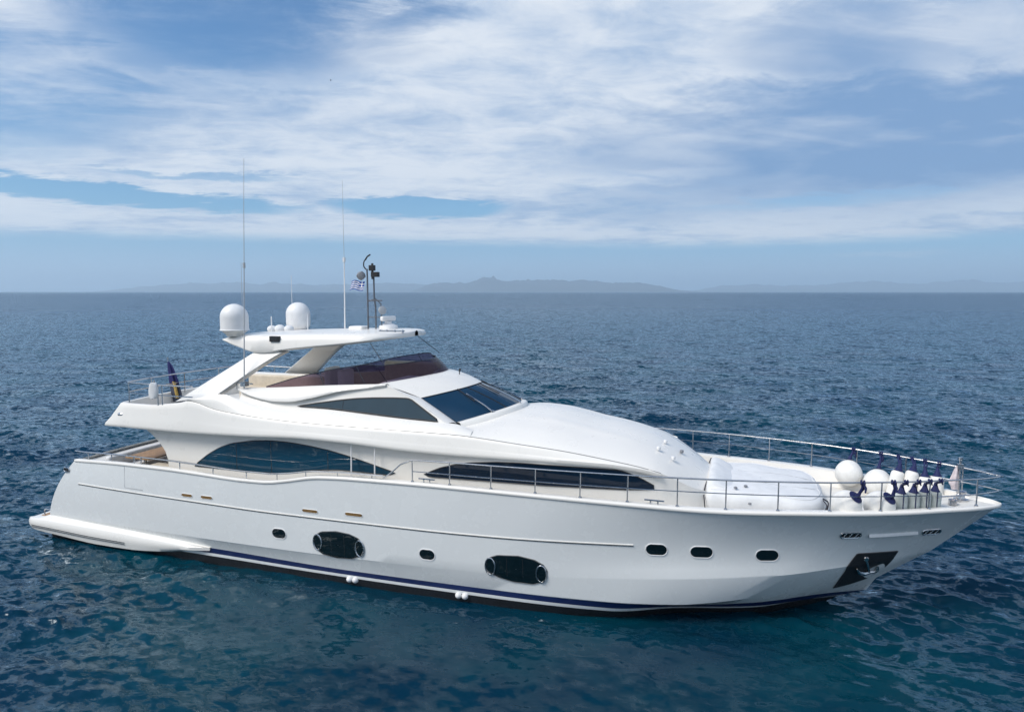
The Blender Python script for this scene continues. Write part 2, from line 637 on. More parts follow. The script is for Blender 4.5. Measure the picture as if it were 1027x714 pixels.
    def slope(vec, scale, detail, rough, dist_=0.3):
        nd = q.n('ShaderNodeTexNoise')
        q.put(nd.inputs['Vector'], vec)
        nd.inputs['Scale'].default_value = scale
        nd.inputs['Detail'].default_value = detail
        nd.inputs['Roughness'].default_value = rough
        nd.inputs['Distortion'].default_value = dist_
        sb = q.n('ShaderNodeVectorMath', operation='SUBTRACT')
        q.put(sb.inputs[0], nd.outputs['Color'])
        sb.inputs[1].default_value = (0.5, 0.5, 0.5)
        return sb.outputs[0]

    def scaled(vec, f):
        nd = q.n('ShaderNodeVectorMath', operation='SCALE')
        q.put(nd.inputs[0], vec)
        q.put(nd.inputs[3], f)
        return nd.outputs[0]

    def vadd(a, b_):
        nd = q.n('ShaderNodeVectorMath', operation='ADD')
        q.put(nd.inputs[0], a)
        q.put(nd.inputs[1], b_)
        return nd.outputs[0]

    pl = q.xyz(u, q.mul(v, 0.62), 0.0)
    sl = scaled(slope(pv, 3.6, 5, 0.62), q.mul(calm, 2.3))
    sl = vadd(sl, scaled(slope(pv, 1.1, 4, 0.6, 0.6), q.mul(q.add(0.62, q.mul(far1, 0.95)), calm)))
    sl = vadd(sl, scaled(slope(pl, 0.42, 3, 0.6, 0.5), q.mul(far1, 1.25)))
    sl = vadd(sl, scaled(slope(pl, 0.085, 4, 0.65, 0.4), q.mul(far2, 1.0)))
    far3 = q.smooth(dist, 250, 1200)
    sl = vadd(sl, scaled(slope(pl, 0.020, 5, 0.7, 0.4), q.mul(far3, 1.1)))
    sl = vadd(sl, scaled(slope(pl, 0.0045, 6, 0.75, 0.4), q.mul(far3, 1.0)))
    sl = q.vmul(sl, (1, 1, 0))
    nn = q.n('ShaderNodeVectorMath', operation='NORMALIZE')
    q.put(nn.inputs[0], vadd(geo.outputs['Normal'], sl))
    patch = q.noise(q.vmul(pos, (1, 1, 0)), 0.16, 4, 0.55)
    col = q.mix(q.smooth(patch, 0.35, 0.65), (0.0002, 0.019, 0.041), (0.0004, 0.036, 0.056))
    # churned water off the platform and thin lines of foam along the hull
    bxs = q.add(q.mul(q.sub(x, BX), math.cos(TH)), q.mul(q.sub(y, BY), -math.sin(TH)))
    bys = q.add(q.mul(q.sub(x, BX), math.sin(TH)), q.mul(q.sub(y, BY), math.cos(TH)))

    def spot(x0, y0, rx, ry):
        qq = q.add(q.m('POWER', q.m('ABSOLUTE', q.div(q.sub(bxs, x0), rx)), 2.0), q.m('POWER', q.m('ABSOLUTE', q.div(q.sub(bys, y0), ry)), 2.0))
        return q.smooth(qq, 1.0, 0.0)
    fz = q.m('MAXIMUM', spot(2.4, -4.1, 2.6, 1.2), q.mul(spot(0.2, -3.2, 1.6, 1.4), 1.0))
    fz = q.m('MAXIMUM', fz, q.mul(spot(3.6, -4.8, 3.0, 2.0), 0.85))
    fz = q.m('MAXIMUM', fz, q.mul(spot(19.5, -3.25, 3.6, 0.40), 0.9))
    fz = q.m('MAXIMUM', fz, q.mul(spot(13.0, -3.55, 6.0, 0.42), 0.62))
    fn = q.noise(pv, 3.6, 10, 0.76, 1.4)
    foam = q.smooth(q.sub(fn, q.sub(1.0, q.mul(fz, 0.48))), 0.0, 0.15)
    fleck = q.smooth(q.noise(q.vmul(pos, (1, 1, 0)), 1.35, 3, 0.75), 0.795, 0.83)
    foam = q.m('MINIMUM', q.m('MAXIMUM', q.mul(foam, 0.75), q.mul(fleck, 0.5)), 1.0)
    df = q.n('ShaderNodeBsdfDiffuse')
    q.put(df.inputs['Color'], q.mix(foam, col, (0.62, 0.68, 0.70)))
    gl = q.n('ShaderNodeBsdfGlossy')
    gl.inputs['Color'].default_value = (0.80, 0.91, 1.0, 1)      # blue tint put into the mirrored light by colour
    q.put(gl.inputs['Roughness'], q.add(0.13, q.mul(far2, 0.19)))
    m.node_tree.links.new(nn.outputs[0], gl.inputs['Normal'])
    fr = q.n('ShaderNodeFresnel')
    fr.inputs['IOR'].default_value = 1.333
    m.node_tree.links.new(nn.outputs[0], fr.inputs['Normal'])
    mx = q.n('ShaderNodeMixShader')
    q.put(mx.inputs[0], q.mul(fr.outputs[0], q.sub(1.0, q.mul(foam, 0.8))))
    m.node_tree.links.new(df.outputs[0], mx.inputs[1])
    m.node_tree.links.new(gl.outputs[0], mx.inputs[2])
    oo = q.n('ShaderNodeOutputMaterial')
    m.node_tree.links.new(mx.outputs[0], oo.inputs[0])
    me.materials.append(m)
    return o


make_water()


# ------------------------------------------------------------------ far islands and the air in front of them
def hills(name, dist, prof, depth, seed, col):
    """a range of hills: prof lists (azimuth as a tangent, crest height as a tangent above eye level)"""
    rg = np.random.default_rng(seed)
    t = np.array([p[0] for p in prof])
    hh = np.array([p[1] for p in prof])
    n = 420
    tt = np.linspace(t[0], t[-1], n)
    f = pchip(t, hh)
    base = f(tt)
    jag = np.zeros(n)
    for k in range(5):
        w = 6 * 2**k
        xs = np.linspace(0, 1, w + 2)
        jag += np.interp(np.linspace(0, 1, n), xs, rg.normal(0, 1, w + 2)) * 0.5**k
    crest = np.maximum(base * (1 + 0.09 * jag), 0.0) * dist + CAM_H * (base > 0)
    rows = []
    m = 22
    for j in range(m + 1):
        s = j / m
        prof_s = math.sin(min(1.0, s / 0.62) * math.pi / 2)**1.2 if s < 0.62 else math.cos((s - 0.62) / 0.38 * math.pi / 2)
        sp = np.interp(np.linspace(0, 1, n), np.linspace(0, 1, 60), rg.normal(0, 1, 60))
        zz = crest * prof_s * (1 + 0.10 * sp * math.sin(s * math.pi)) - 6 * (1 - prof_s)
        yy = dist + depth * (s - 0.62)
        rows.append(np.stack([tt * yy, np.full(n, yy), zz], 1))
    mb = MB()
    mb.grid(rows)
    m_ = mat(name + '_scrub', col, 0.95, vary=0.35, vscale=0.0012, spec=0.1)
    o = mb.out(name, m_, recalc=False)
    o['kind'] = 'structure'
    return o


def px2t(pts):
    return [((u - 513.5) / 685.0, max(0.0, (292.6 - v) / 685.0)) for u, v in pts]


hills('hills', 17000, px2t([(412, 292.6), (424, 289), (432, 286), (445, 283.8), (470, 282.3), (478, 281), (487, 278.6), (496, 281), (510, 282.6), (530, 281.6), (542, 280.6), (560, 281), (580, 281.8), (600, 282.6), (618, 284.4), (640, 284), (655, 285), (665, 287.5), (680, 291), (700, 292.6)]), 3000, 3, (0.075, 0.08, 0.085))
hills('hills', 22000, px2t([(95, 292.6), (130, 289.5), (155, 286.5), (185, 284.6), (200, 284.2), (240, 284.4), (262, 286.5), (275, 284.8), (295, 285.6), (330, 286.6), (360, 285.5), (395, 284.4), (415, 285), (440, 288), (480, 292.6)]), 4000, 5, (0.075, 0.08, 0.085))
hills('hills', 24000, px2t([(690, 292.6), (712, 289), (740, 285.5), (770, 286.2), (800, 287), (830, 284.8), (860, 283.2), (885, 284), (915, 285.8), (945, 284), (975, 283.4), (1000, 285), (1027, 283.5), (1080, 284), (1130, 287), (1180, 292.6)]), 4000, 9, (0.075, 0.08, 0.085))

hz = MB()
hz.box(-60000, 60000, -9000, 58000, -8.0, 700.0)
hm = bpy.data.materials.new('air_haze')
hm.use_nodes = True
hn = NT(hm.node_tree)
pv_ = hn.n('ShaderNodeVolumePrincipled')
pv_.inputs['Color'].default_value = (0.69, 0.86, 1.0, 1)
pv_.inputs['Density'].default_value = 0.000082
pv_.inputs['Anisotropy'].default_value = 0.2
ho = hn.n('ShaderNodeOutputMaterial')
hm.node_tree.links.new(pv_.outputs[0], ho.inputs['Volume'])
haze = hz.out('haze', hm, smooth=False)
haze['kind'] = 'stuff'

#STRUCT_END
# ------------------------------------------------------------------ the yacht
def empty(name, loc=(0, 0, 0), rz=0.0):
    o = bpy.data.objects.new(name, None)
    C.objects.link(o)
    o.location = loc
    o.rotation_euler = (0, 0, rz)
    o.empty_display_size = 0.3
    return o


yacht = empty('motor_yacht', b2w(0, 0, 0), -TH)
props(yacht, 'large white motor yacht with navy waterline stripe lying on the open sea', 'yacht')

# --- hull lines (x forward from the platform's aft edge, y to port, z up from the water)
TN = np.linspace(0, 1, 110)
TN = 1 - (1 - TN)**1.35


def line(xs, ys, zs):
    x0, x1 = xs[0], xs[-1]
    x = x0 + (x1 - x0) * TN
    return np.stack([x, -pchip(xs, ys)(x), pchip(xs, zs)(x)], 1)


SH_X = [2.4, 4.67, 6.3, 7.83, 9.3, 10.2, 10.9, 12.0, 13.2, 16.3, 18.6, 20.9, 22.96, 25.21, 27.22, 28.18, 28.96, 29.40, 29.60, 29.68]
SH_Y = [3.06, 3.2, 3.27, 3.31, 3.35, 3.36, 3.37, 3.38, 3.38, 3.38, 3.33, 3.2, 2.95, 2.43, 1.66, 1.15, 0.70, 0.36, 0.17, 0.02]
SH_Z = [2.85, 2.93, 2.94, 2.905, 2.865, 2.88, 2.98, 3.18, 3.235, 3.265, 3.245, 3.21, 3.17, 3.19, 3.18, 3.18, 3.17, 3.16, 3.15, 3.14]
sh_y, sh_z = pchip(SH_X, SH_Y), pchip(SH_X, SH_Z)
L_sheer = line(SH_X, SH_Y, SH_Z)
L_kn = line([1.0, 4, 6.85, 11.9, 17, 18.8, 21.75, 24.5, 25.85, 27.1, 28.16], [2.98, 3.12, 3.2, 3.27, 3.2, 3.1, 2.78, 2.05, 1.45, 0.72, 0.02],
            [0.86, 0.84, 0.84, 0.87, 0.985, 1.07, 1.28, 1.47, 1.60, 1.70, 1.74])
L_kl = line([1.0, 4, 6.85, 11.9, 17, 18.8, 21.75, 24.5, 25.85, 27.1, 28.10], [2.955, 3.095, 3.175, 3.248, 3.188, 3.094, 2.777, 2.048, 1.448, 0.718, 0.02],
            [0.82, 0.80, 0.80, 0.83, 0.945, 1.03, 1.24, 1.43, 1.57, 1.67, 1.70])
L_ch = line([0.9, 7.9, 12.6, 17.4, 20.3, 22, 23, 23.9, 25.7, 26.5, 26.96], [2.95, 3.10, 3.15, 3.09, 2.87, 2.53, 2.23, 1.89, 1.06, 0.50, 0.02],
            [0.53, 0.53, 0.475, 0.49, 0.495, 0.52, 0.60, 0.705, 0.865, 0.90, 0.87])
L_ci = line([0.9, 7.9, 12.6, 17.4, 20.3, 22, 23.9, 25.7, 26.75], [2.945, 3.095, 3.145, 3.08, 2.81, 2.0, 1.50, 0.56, 0.02],
            [0.515, 0.515, 0.46, 0.475, 0.45, 0.27, 0.40, 0.50, 0.52])
L_nl = line([0.9, 7.9, 12.6, 17.4, 20.3, 22, 23.9, 25.5, 26.3], [2.935, 3.085, 3.135, 3.07, 2.74, 1.86, 1.36, 0.5, 0.02],
            [0.345, 0.345, 0.32, 0.325, 0.27, 0.17, 0.24, 0.32, 0.34])
L_wl = line([0.9, 7.9, 12.6, 17.4, 20.3, 22, 23.9, 25.4, 26.08], [2.925, 3.075, 3.125, 3.06, 2.69, 1.76, 1.27, 0.42, 0.02],
            [0.25, 0.25, 0.235, 0.235, 0.17, 0.09, 0.17, 0.25, 0.25])
L_bt = line([0.9, 7.9, 12.6, 17.4, 20.3, 22, 23.9, 25.2], [2.8, 2.95, 3.0, 2.9, 2.4, 1.45, 0.9, 0.02], [-0.3] * 8)
L_ke = line([0.9, 12, 20, 24.6], [0.02, 0.02, 0.02, 0.02], [-1.1, -1.3, -1.2, -0.8])


def flare(t):
    s = np.clip((t - 0.58) / 0.27, 0, 1)
    return s * s * (3 - 2 * s) * np.sqrt(np.clip(1 - np.clip((t - 0.80) / 0.20, 0, 1)**2, 0, 1))


def upper(f):
    a = L_kn * (1 - f) + L_sheer * f
    t = TN
    bulge = 4 * f * (1 - f)
    a = a.copy()
    a[:, 0] -= 0.20 * bulge * (1 - t)**10
    a[:, 1] += 0.20 * bulge * flare(t)   # flare at the bow
    a[:, 1] -= 0.03 * bulge * np.clip(1 - t / 0.7, 0, 1)
    return a


UP = [upper(f) for f in (0.12, 0.25, 0.4, 0.55, 0.7, 0.85)]
ROWS = [L_ke, L_bt, L_wl, L_nl, L_ci, L_ch, L_kl, L_kn] + UP + [L_sheer]
RM = [0, 0, 1, 2, 1, 1, 1] + [1] * 7


def hull_y(x, z):
    """half breadth of the hull at a point of its side"""
    ys, zs = [], []
    for r in ROWS[1:]:
        if x <= r[-1, 0]:
            ys.append(-np.interp(x, r[:, 0], r[:, 1]))
            zs.append(np.interp(x, r[:, 0], r[:, 2]))
        else:
            ys.append(0.0)
            zs.append(r[-1, 2])
    zs = np.maximum.accumulate(np.array(zs) + np.arange(len(zs)) * 1e-5)
    return float(np.interp(z, zs, ys))
#HULL_FN_END


mb = MB()
mb.both(ROWS, rowmats=RM)
# stern closing surface, bulging aft a little
st = [r[0] for r in ROWS]
rows = []
for s in np.linspace(-1, 1, 13):
    rows.append(np.array([(p[0] - 0.16 * (1 - s * s), p[1] * -s, p[2]) for p in st]))
mb.grid(rows, 1)
hull = mb.out('hull', [M_ANTI, M_HULL, M_NAVY], yacht, angle=22)

# gunwale cap all round, with the inner side of the bulwark
mb = MB()
n = len(L_sheer)
cw = np.interp(L_sheer[:, 0], [2.4, 10, 14.5, 22, 28, 29.68], [0.16, 0.16, 0.22, 0.24, 0.24, 0.02])


def inset(w, dz, out=0.0):
    a = L_sheer.copy()
    a[:, 1] = np.minimum(a[:, 1] + w * np.ones(n) - out, -0.001)
    a[:, 2] += dz
    return a


cap = [inset(-0.005, -0.05, 0.012), inset(0, -0.035, 0.028), inset(0, 0.012, 0.028), inset(0, 0.032, 0.012), inset(cw * 0.5, 0.034), inset(cw, 0.025), inset(cw + 0.01, -0.03)]
mb.both(cap)
mb.out('gunwale', M_GEL, yacht, angle=60)
mb = MB()
floor_z = np.interp(L_sheer[:, 0], [2.4, 13.9, 14.3, 21.5, 22.6, 27.6, 28.0, 29.7], [2.0, 2.05, 2.95, 2.95, 2.78, 2.78, 3.08, 3.10])
i0 = inset(cw + 0.012, -0.02)
i1 = i0.copy()
i1[:, 2] = floor_z
i1[:, 1] = [max(y, -max(hull_y(x, z) - 0.07, 0.0)) for x, y, z in i1]
mb.both([i0, i1])
mb.out('bulwark_lining', M_GEL, yacht, angle=60)
mb = MB()
rows = []
for s in np.linspace(0, 1, 7):
    a = i1.copy()
    a[:, 1] *= (1 - s)
    a[:, 2] += 0.03 * s
    rows.append(a)
mb.both(rows)
mb.out('deck', M_DECK, yacht, angle=30)

# rub rail: white moulding over a dark strip painted in as its shadow
xs = np.linspace(2.55, 20.95, 70)
rz_ = pchip([2.55, 8.4, 10.3, 15, 20.95], [2.08, 2.0, 1.975, 1.985, 2.11])(xs)
pts = np.array([(x, -hull_y(x, z), z) for x, z in zip(xs, rz_)])
mb = MB()
for sgn in (1, -1):
    P_ = pts * np.array([1, sgn, 1])
    o_ = np.array([0, -sgn, 0])
    prof = [(0.0, 0.022), (0.014, 0.017), (0.018, 0.0), (0.014, -0.010), (0.0, -0.011)]
    mb.grid([P_ + o_ * a + np.array([0, 0, b]) for a, b in prof], 0)
    prof = [(0.010, -0.011), (0.010, -0.034), (0.0, -0.036)]
    mb.grid([P_ + o_ * a + np.array([0, 0, b]) for a, b in prof], 1)
mb.out('rub_rail', [M_GEL, M_DARKSTEEL], yacht, angle=50)

# --- swim platform with its side pods
xs = np.linspace(-0.10, 7.9, 60)
yt = pchip([-0.10, 0.06, 0.5, 3, 5.5, 7.0, 7.9], [2.85, 3.02, 3.12, 3.22, 3.26, 3.24, 3.13])(xs)
zt = pchip([-0.1, 0.3, 1, 3.4, 5.5, 7.0, 7.9], [0.60, 0.66, 0.70, 0.68, 0.62, 0.56, 0.50])(xs)
zb = pchip([-0.1, 0.2, 1.6, 3.4, 4.7, 5.9, 7.0, 7.9], [0.30, 0.24, 0.17, 0.08, 0.09, 0.17, 0.33, 0.47])(xs)
hy = np.array([min(hull_y(max(x, 1.0), 0.7), 3.3) for x in xs])
mb = MB()
mid = (zt + zb) / 2
rise = np.interp(xs, [0, 0.6, 1.0, 7.9], [0.0, 0.0, 0.12, 0.06])
sec = [np.stack([xs, -(hy - 0.10), zt + rise * np.clip((yt - hy + 0.2) * 4, 0, 1)], 1),
       np.stack([xs, -(hy + (yt - hy) * 0.5), zt + rise * 0.45], 1),
       np.stack([xs, -(yt - 0.03), zt], 1),
       np.stack([xs, -(yt + 0.005), zt - 0.04], 1),
       np.stack([xs, -(yt + 0.02), mid + 0.05], 1),
       np.stack([xs, -(yt + 0.01), mid - 0.05], 1),
       np.stack([xs, -(yt - 0.03), zb + 0.04], 1),
       np.stack([xs, -(yt - 0.10), zb], 1),
       np.stack([xs, -(hy - 0.2), zb + 0.02], 1)]
mb.both(sec)
# bridge between the pods behind the transom
yy = np.linspace(-2.9, 2.9, 15)
xa = -0.04 - 0.10 * (1 - (yy / 2.9)**2)
br = []
for x_, z_ in ((1.5, 0.62), (0.10, 0.62), (0.02, 0.58), (0.0, 0.45), (0.02, 0.30), (0.12, 0.24), (1.5, 0.24)):
    br.append(np.stack([x_ + (xa if x_ < 1 else 0 * xa), yy, np.full(15, z_)], 1))
mb.grid(br)
plat = mb.out('swim_platform', M_GEL, yacht, angle=40)
mb = MB()
mb.box(0.22, 1.15, -2.7, 2.7, 0.622, 0.640)
mb.out('teak_deck', M_TEAK, plat, smooth=False)
mb = MB()
lx = np.linspace(0.25, 4.6, 30)
ly = pchip(xs, yt)(lx)
lz = np.interp(lx, xs, mid)
for dz_ in (0.03, -0.02):
    P_ = np.stack([lx, -(ly + 0.017), lz + dz_ - 0.05], 1)
    for sd_ in (1, -1):
        mb = MB()
        mb.grid([q_ * np.array([1, sd_, 1]) for q_ in (P_ + np.array([0, 0, 0.009]), P_ + np.array([0, -0.012, 0.006]), P_ + np.array([0, -0.012, -0.006]), P_ + np.array([0, 0, -0.009]))])
        mb.out('fender_strip', M_DARKSTEEL, plat)
mb = MB()
mb.tube(spline([(0.45, -2.75, 0.68), (0.45, -2.75, 0.86), (0.62, -2.75, 0.90), (0.78, -2.75, 0.86), (0.78, -2.75, 0.68)], 20), 0.022)
mb.lathe([(0.05, 0), (0.05, 0.1), (0.07, 0.12), (0.07, 0.15)], 1.0, -2.78, 0.66, 12)
mb.out('cleat', M_STEEL, plat)


# --- fittings that follow the hull side (starboard is y < 0)
def plate(mb, poly, off, depth=0.03, mi=0, n=40, side=True):
    """a plate that follows the hull, standing 'off' proud of it"""
    P_ = thick(poly, n)
    c = P_.mean(0)
    rows = []
    if side:
        rows.append(np.array([(x, -(hull_y(x, z) - depth), z) for x, z in P_]))
    for k in (1.0, 0.97, 0.88, 0.78, 0.68, 0.58, 0.48, 0.38, 0.28, 0.18, 0.09, 0.01):
        q = c + (P_ - c) * k
        o_ = off * (0.6 if k == 1.0 else 1.0)
        rows.append(np.array([(x, -(hull_y(x, z) + o_), z) for x, z in q]))
    mb.grid(rows, mi, closed=True)


def rim(mb, poly, r, off, mi=0, n=40):
    P_ = thick(poly, n)
    mb.tube([(x, -(hull_y(x, z) + off), z) for x, z in P_], r, 6, mi, closed=True)


def stadium(cx, cz, w, h, n=32, tilt=0.0):
    out = []
    r = h / 2
    for t in np.linspace(0, 2 * np.pi, n, endpoint=False):
        x = math.copysign(max(0, w / 2 - r), math.cos(t)) + r * math.cos(t)
        z = r * math.sin(t)
        out.append((cx + x, cz + z + tilt * x))
    return out
#FITTINGS
# round ports
for x, z, w in ((10.61, 1.35, 0.46), (15.39, 1.29, 0.44), (21.51, 2.02, 0.50), (22.59, 2.01, 0.52), (24.14, 1.955, 0.52)):
    fr = MB()
    rim(fr, stadium(x, z, w + 0.03, 0.31), 0.013, 0.004)
    f_ = fr.out('porthole', M_RUBW, yacht)
    g_ = MB()
    plate(g_, stadium(x, z, w, 0.28), 0.008)
    g_.out('pane', M_PORT, f_)
# the two big hull windows with an opening port at either end
for poly, ports in (([(11.78, 1.32), (11.86, 1.46), (12.08, 1.585), (12.56, 1.65), (13.0, 1.615), (13.28, 1.52), (13.42, 1.36), (13.44, 1.20), (13.34, 1.0), (13.05, 0.875), (12.55, 0.835), (12.08, 0.90), (11.86, 1.05), (11.77, 1.18)], ((11.93, 1.25), (13.31, 1.22))),
                    ([(17.07, 1.27), (17.13, 1.40), (17.42, 1.52), (18.0, 1.56), (18.42, 1.49), (18.66, 1.37), (18.76, 1.22), (18.74, 1.0), (18.60, 0.87), (18.36, 0.79), (17.84, 0.80), (17.44, 0.88), (17.16, 1.0), (17.07, 1.13)], ((17.21, 1.18), (18.60, 1.11)))):
    w_ = MB()
    plate(w_, poly, 0.014, n=80)
    wo_ = w_.out('hull_window', M_PORT, yacht)
    for xx in (0.36, 0.62):
        d_ = MB()
        x_ = poly[0][0] + (poly[7][0] - poly[0][0]) * xx
        d_.tube([(x_, -(hull_y(x_, z_) + 0.004), z_) for z_ in np.linspace(poly[11][1] + 0.07, poly[3][1] - 0.09, 9)], 0.012, 6)
        d_.out('mullion', M_BLACK, wo_)
    for cx, cz in ports:
        p_ = MB()
        rim(p_, [(cx + 0.135 * math.cos(t), cz + 0.235 * math.sin(t)) for t in np.linspace(0, 2 * np.pi, 28, endpoint=False)], 0.020, 0.022)
        p2 = p_.out('opening_port', M_STEEL, wo_)
    r_ = MB()
    rim(r_, poly, 0.012, 0.004, n=64)
    r_.out('window_seal', M_SEAM, wo_)
# slim brass vents above the rub rail
for x, z, w in ((7.25, 2.185, 0.40), (8.02, 2.195, 0.42), (11.73, 2.165, 0.50), (13.17, 2.21, 0.54)):
    v_ = MB()
    plate(v_, stadium(x, z, w, 0.085, tilt=0.0), 0.014, n=28)
    v = v_.out('hull_vent', M_BRONZE, yacht)
    r_ = MB()
    rim(r_, stadium(x, z - 0.004, w + 0.03, 0.10), 0.009, 0.004, n=28)
    r_.out('frame', M_RUBW, v)
# bow fairleads, blank name strip
for x, z, w in ((26.06, 2.51, 0.46), (28.05, 2.455, 0.44)):
    v_ = MB()
    plate(v_, stadium(x, z, w, 0.13), 0.004, n=28)
    v = v_.out('fairlead', M_BLACK, yacht)
    r_ = MB()
    rim(r_, stadium(x, z, w + 0.03, 0.16), 0.02, 0.012, n=28)
    for k in (-0.3, 0.0, 0.3):
        xx = x + k * w
        r_.tube([(xx - 0.04, -(hull_y(xx - 0.04, z - 0.06) + 0.015), z - 0.06), (xx + 0.04, -(hull_y(xx + 0.04, z + 0.06) + 0.015), z + 0.06)], 0.014, 6)
    r_.out('rollers', M_STEEL, v)
v_ = MB()
xs_ = np.linspace(26.50, 27.70, 24)
nb_ = np.array([[hull_y(x, 2.475 - 0.01 * (x - 26.5)) for x in xs_], 2.475 - 0.01 * (xs_ - 26.5)])
v_.grid([np.stack([xs_, -(nb_[0] + o_), nb_[1] + d_], 1) for o_, d_ in ((0.0, 0.055), (0.02, 0.045), (0.062, -0.02), (0.06, -0.035), (0.0, -0.05))])
v_.out('name_strip', M_RUBW, yacht)
# anchor in its polished pocket
ap = MB()
apoly = roundpoly([(26.28, 1.95), (27.33, 1.91), (27.07, 1.30), (26.86, 1.02), (26.45, 0.93), (25.80, 0.80), (26.04, 1.42), (26.06, 1.58)], 0.03, 3)
plate(ap, apoly, 0.035, n=110)
pk = ap.out('anchor_pocket', M_BLACK, yacht)
an = MB()


def hp3(x, z, o):
    return (x, -(hull_y(x, z) + o), z)


an.tube([hp3(26.52, 1.74, 0.04), hp3(26.58, 1.55, 0.07), hp3(26.66, 1.30, 0.07)], 0.035, 8)
for s in (-1, 1):
    an.tube([hp3(26.66, 1.28, 0.06), hp3(26.66 + s * 0.14, 1.27, 0.09), hp3(26.62 + s * 0.24, 1.36, 0.11), hp3(26.58 + s * 0.27, 1.50, 0.10)], [0.05, 0.06, 0.05, 0.015], 8)
an.lathe([(0.055, -0.03), (0.07, 0.0), (0.055, 0.03)], *hp3(26.51, 1.77, 0.05), 12, ax=(0.2, -1, -0.3))
an.out('anchor', M_STEEL, pk)
# pairs of water discharge fittings at the waterline, transom hawse
for x, z in ((12.86, 0.20), (13.05, 0.20), (16.24, 0.19), (16.43, 0.19)):
    d_ = MB()
    y_ = hull_y(x, z)
    d_.lathe([(0.085, -0.02), (0.095, 0.02), (0.085, 0.06), (0.05, 0.10), (0.004, 0.115)], x, -y_, z, 16, ax=(0, -1, -0.15))
    d_.out('discharge_cover', M_RUBW, yacht)
d_ = MB()
rim(d_, stadium(2.02, 2.5, 0.26, 0.14), 0.022, 0.012, n=24)
h_ = d_.out('stern_fairlead', M_STEEL, yacht)
d_ = MB()
plate(d_, stadium(2.02, 2.5, 0.24, 0.12), 0.004, n=24)
d_.out('throat', M_BLACK, h_)
# boarding gate joint in the bulwark aft
d_ = MB()
pts = [(4.70, 2.86), (4.68, 2.17), (5.06, 2.165), (5.45, 2.16)]
d_.tube([hp3(x, z, 0.001) for x, z in pts], 0.007, 5)
d_.out('gate_joint', M_GREY, yacht)

# --- main deck house (salon aft, cabin forward)
YB = pchip([3.9, 5, 7, 12, 14, 16, 18, 20, 21, 21.6], [2.9, 2.98, 3.0, 2.98, 2.93, 2.85, 2.78, 2.62, 2.48, 2.36])
ZLOW = pchip([3.5, 4.2, 6.8, 9.0, 11.2, 12.8, 14.4, 16.2, 17.9, 20, 21, 21.6], [4.06, 4.07, 4.06, 4.09, 4.155, 4.12, 4.03, 3.985, 3.985, 3.95, 3.85, 3.72])
ZGR = pchip([6.0, 7.08, 8.17, 9.8, 11.2, 13.2, 15.9, 17.9, 18.95, 20, 21, 21.6], [4.90, 5.05, 4.82, 4.67, 4.61, 4.58, 4.54, 4.39, 4.29, 4.14, 3.96, 3.80])


def wall_y(x, z):
    """half breadth of the deck house side"""
    b = np.interp(x, [5.6, 6.6, 13.6, 15.0, 18.5, 20.6, 21.6, 22.3, 22.9], [2.60, 2.62, 2.62, 2.60, 2.60, 2.44, 2.18, 1.86, 1.40])
    t = np.interp(x, [5.6, 14.0, 16, 18, 20.6, 21.6, 22.9], [0.0, 0.02, 0.14, 0.14, 0.05, 0.02, 0.0])
    return b + t * np.clip((z - 3.2) / 0.8, 0, 1)


xs = np.linspace(5.9, 22.95, 120)
mb = MB()
rows = []
for s in np.linspace(0, 1, 9):
    top = np.interp(xs, [5.9, 21.2, 21.6, 22.3, 22.95], [4.13, 3.92, 3.78, 3.40, 3.15])
    top = np.where(xs < 21.2, ZLOW(xs) + 0.02, top)
    base = np.interp(xs, [5.9, 13.9, 14.3, 22.95], [2.0, 2.05, 2.9, 2.75])
    # the aft end of the side wall sweeps forward toward the deck in a curve
    x_ = xs + 0.85 * np.clip((7.6 - xs) / 1.7, 0, 1)**2 * (4 * (s - 0.45)**2 if s > 0.45 else 0) * -1.0
    z_ = base + (top - base) * s
    rows.append(np.stack([x_, [-wall_y(a, b) for a, b in zip(xs, z_)], z_], 1))
mb.both(rows)
house = mb.out('deck_house', M_GEL, yacht, angle=50)
mb = MB()
mb.grid([np.array([(6.0, y, 2.0), (6.0, y, 4.1)]) for y in np.linspace(-2.6, 2.6, 9)])
blk = mb.out('salon_bulkhead', M_GEL, house)
mb = MB()
mb.box(5.96, 5.985, -1.5, 1.5, 2.08, 3.9)
mb.out('salon_door', M_DGLS, blk, smooth=False)


def side_glass(name, poly, yf, off, mat_, parent, frame=None, n=90, fr=0.014, side=-1):
    P_ = thick(poly, n)
    c = P_.mean(0)
    # ear-safe fill: vertical strips between the upper and the lower edge
    x0, x1 = P_[:, 0].min(), P_[:, 0].max()
    xs_ = x0 + (x1 - x0) * (0.5 - 0.5 * np.cos(np.linspace(0.02, np.pi - 0.02, 60)))
    hi, lo = [], []
    for x in xs_:
        zz = []
        for i in range(n):
            a, b = P_[i], P_[(i + 1) % n]
            if (a[0] - x) * (b[0] - x) <= 0 and a[0] != b[0]:
                zz.append(a[1] + (b[1] - a[1]) * (x - a[0]) / (b[0] - a[0]))
        hi.append(max(zz))
        lo.append(min(zz))
    hi, lo = np.array(hi), np.array(lo)
    rows = []
    for s in np.linspace(0, 1, 8):
        z = lo + (hi - lo) * s
        rows.append(np.stack([xs_, [side * (yf(a, b) + off) for a, b in zip(xs_, z)], z], 1))
    mb = MB()
    mb.grid(rows)
    g = mb.out(name, mat_, parent, angle=60)
    mb = MB()
    mb.tube([(x, side * (yf(x, z) + off * 0.7), z) for x, z in P_], fr, 6, closed=True)
    mb.out('frame', frame or M_BLACK, g)
    return g


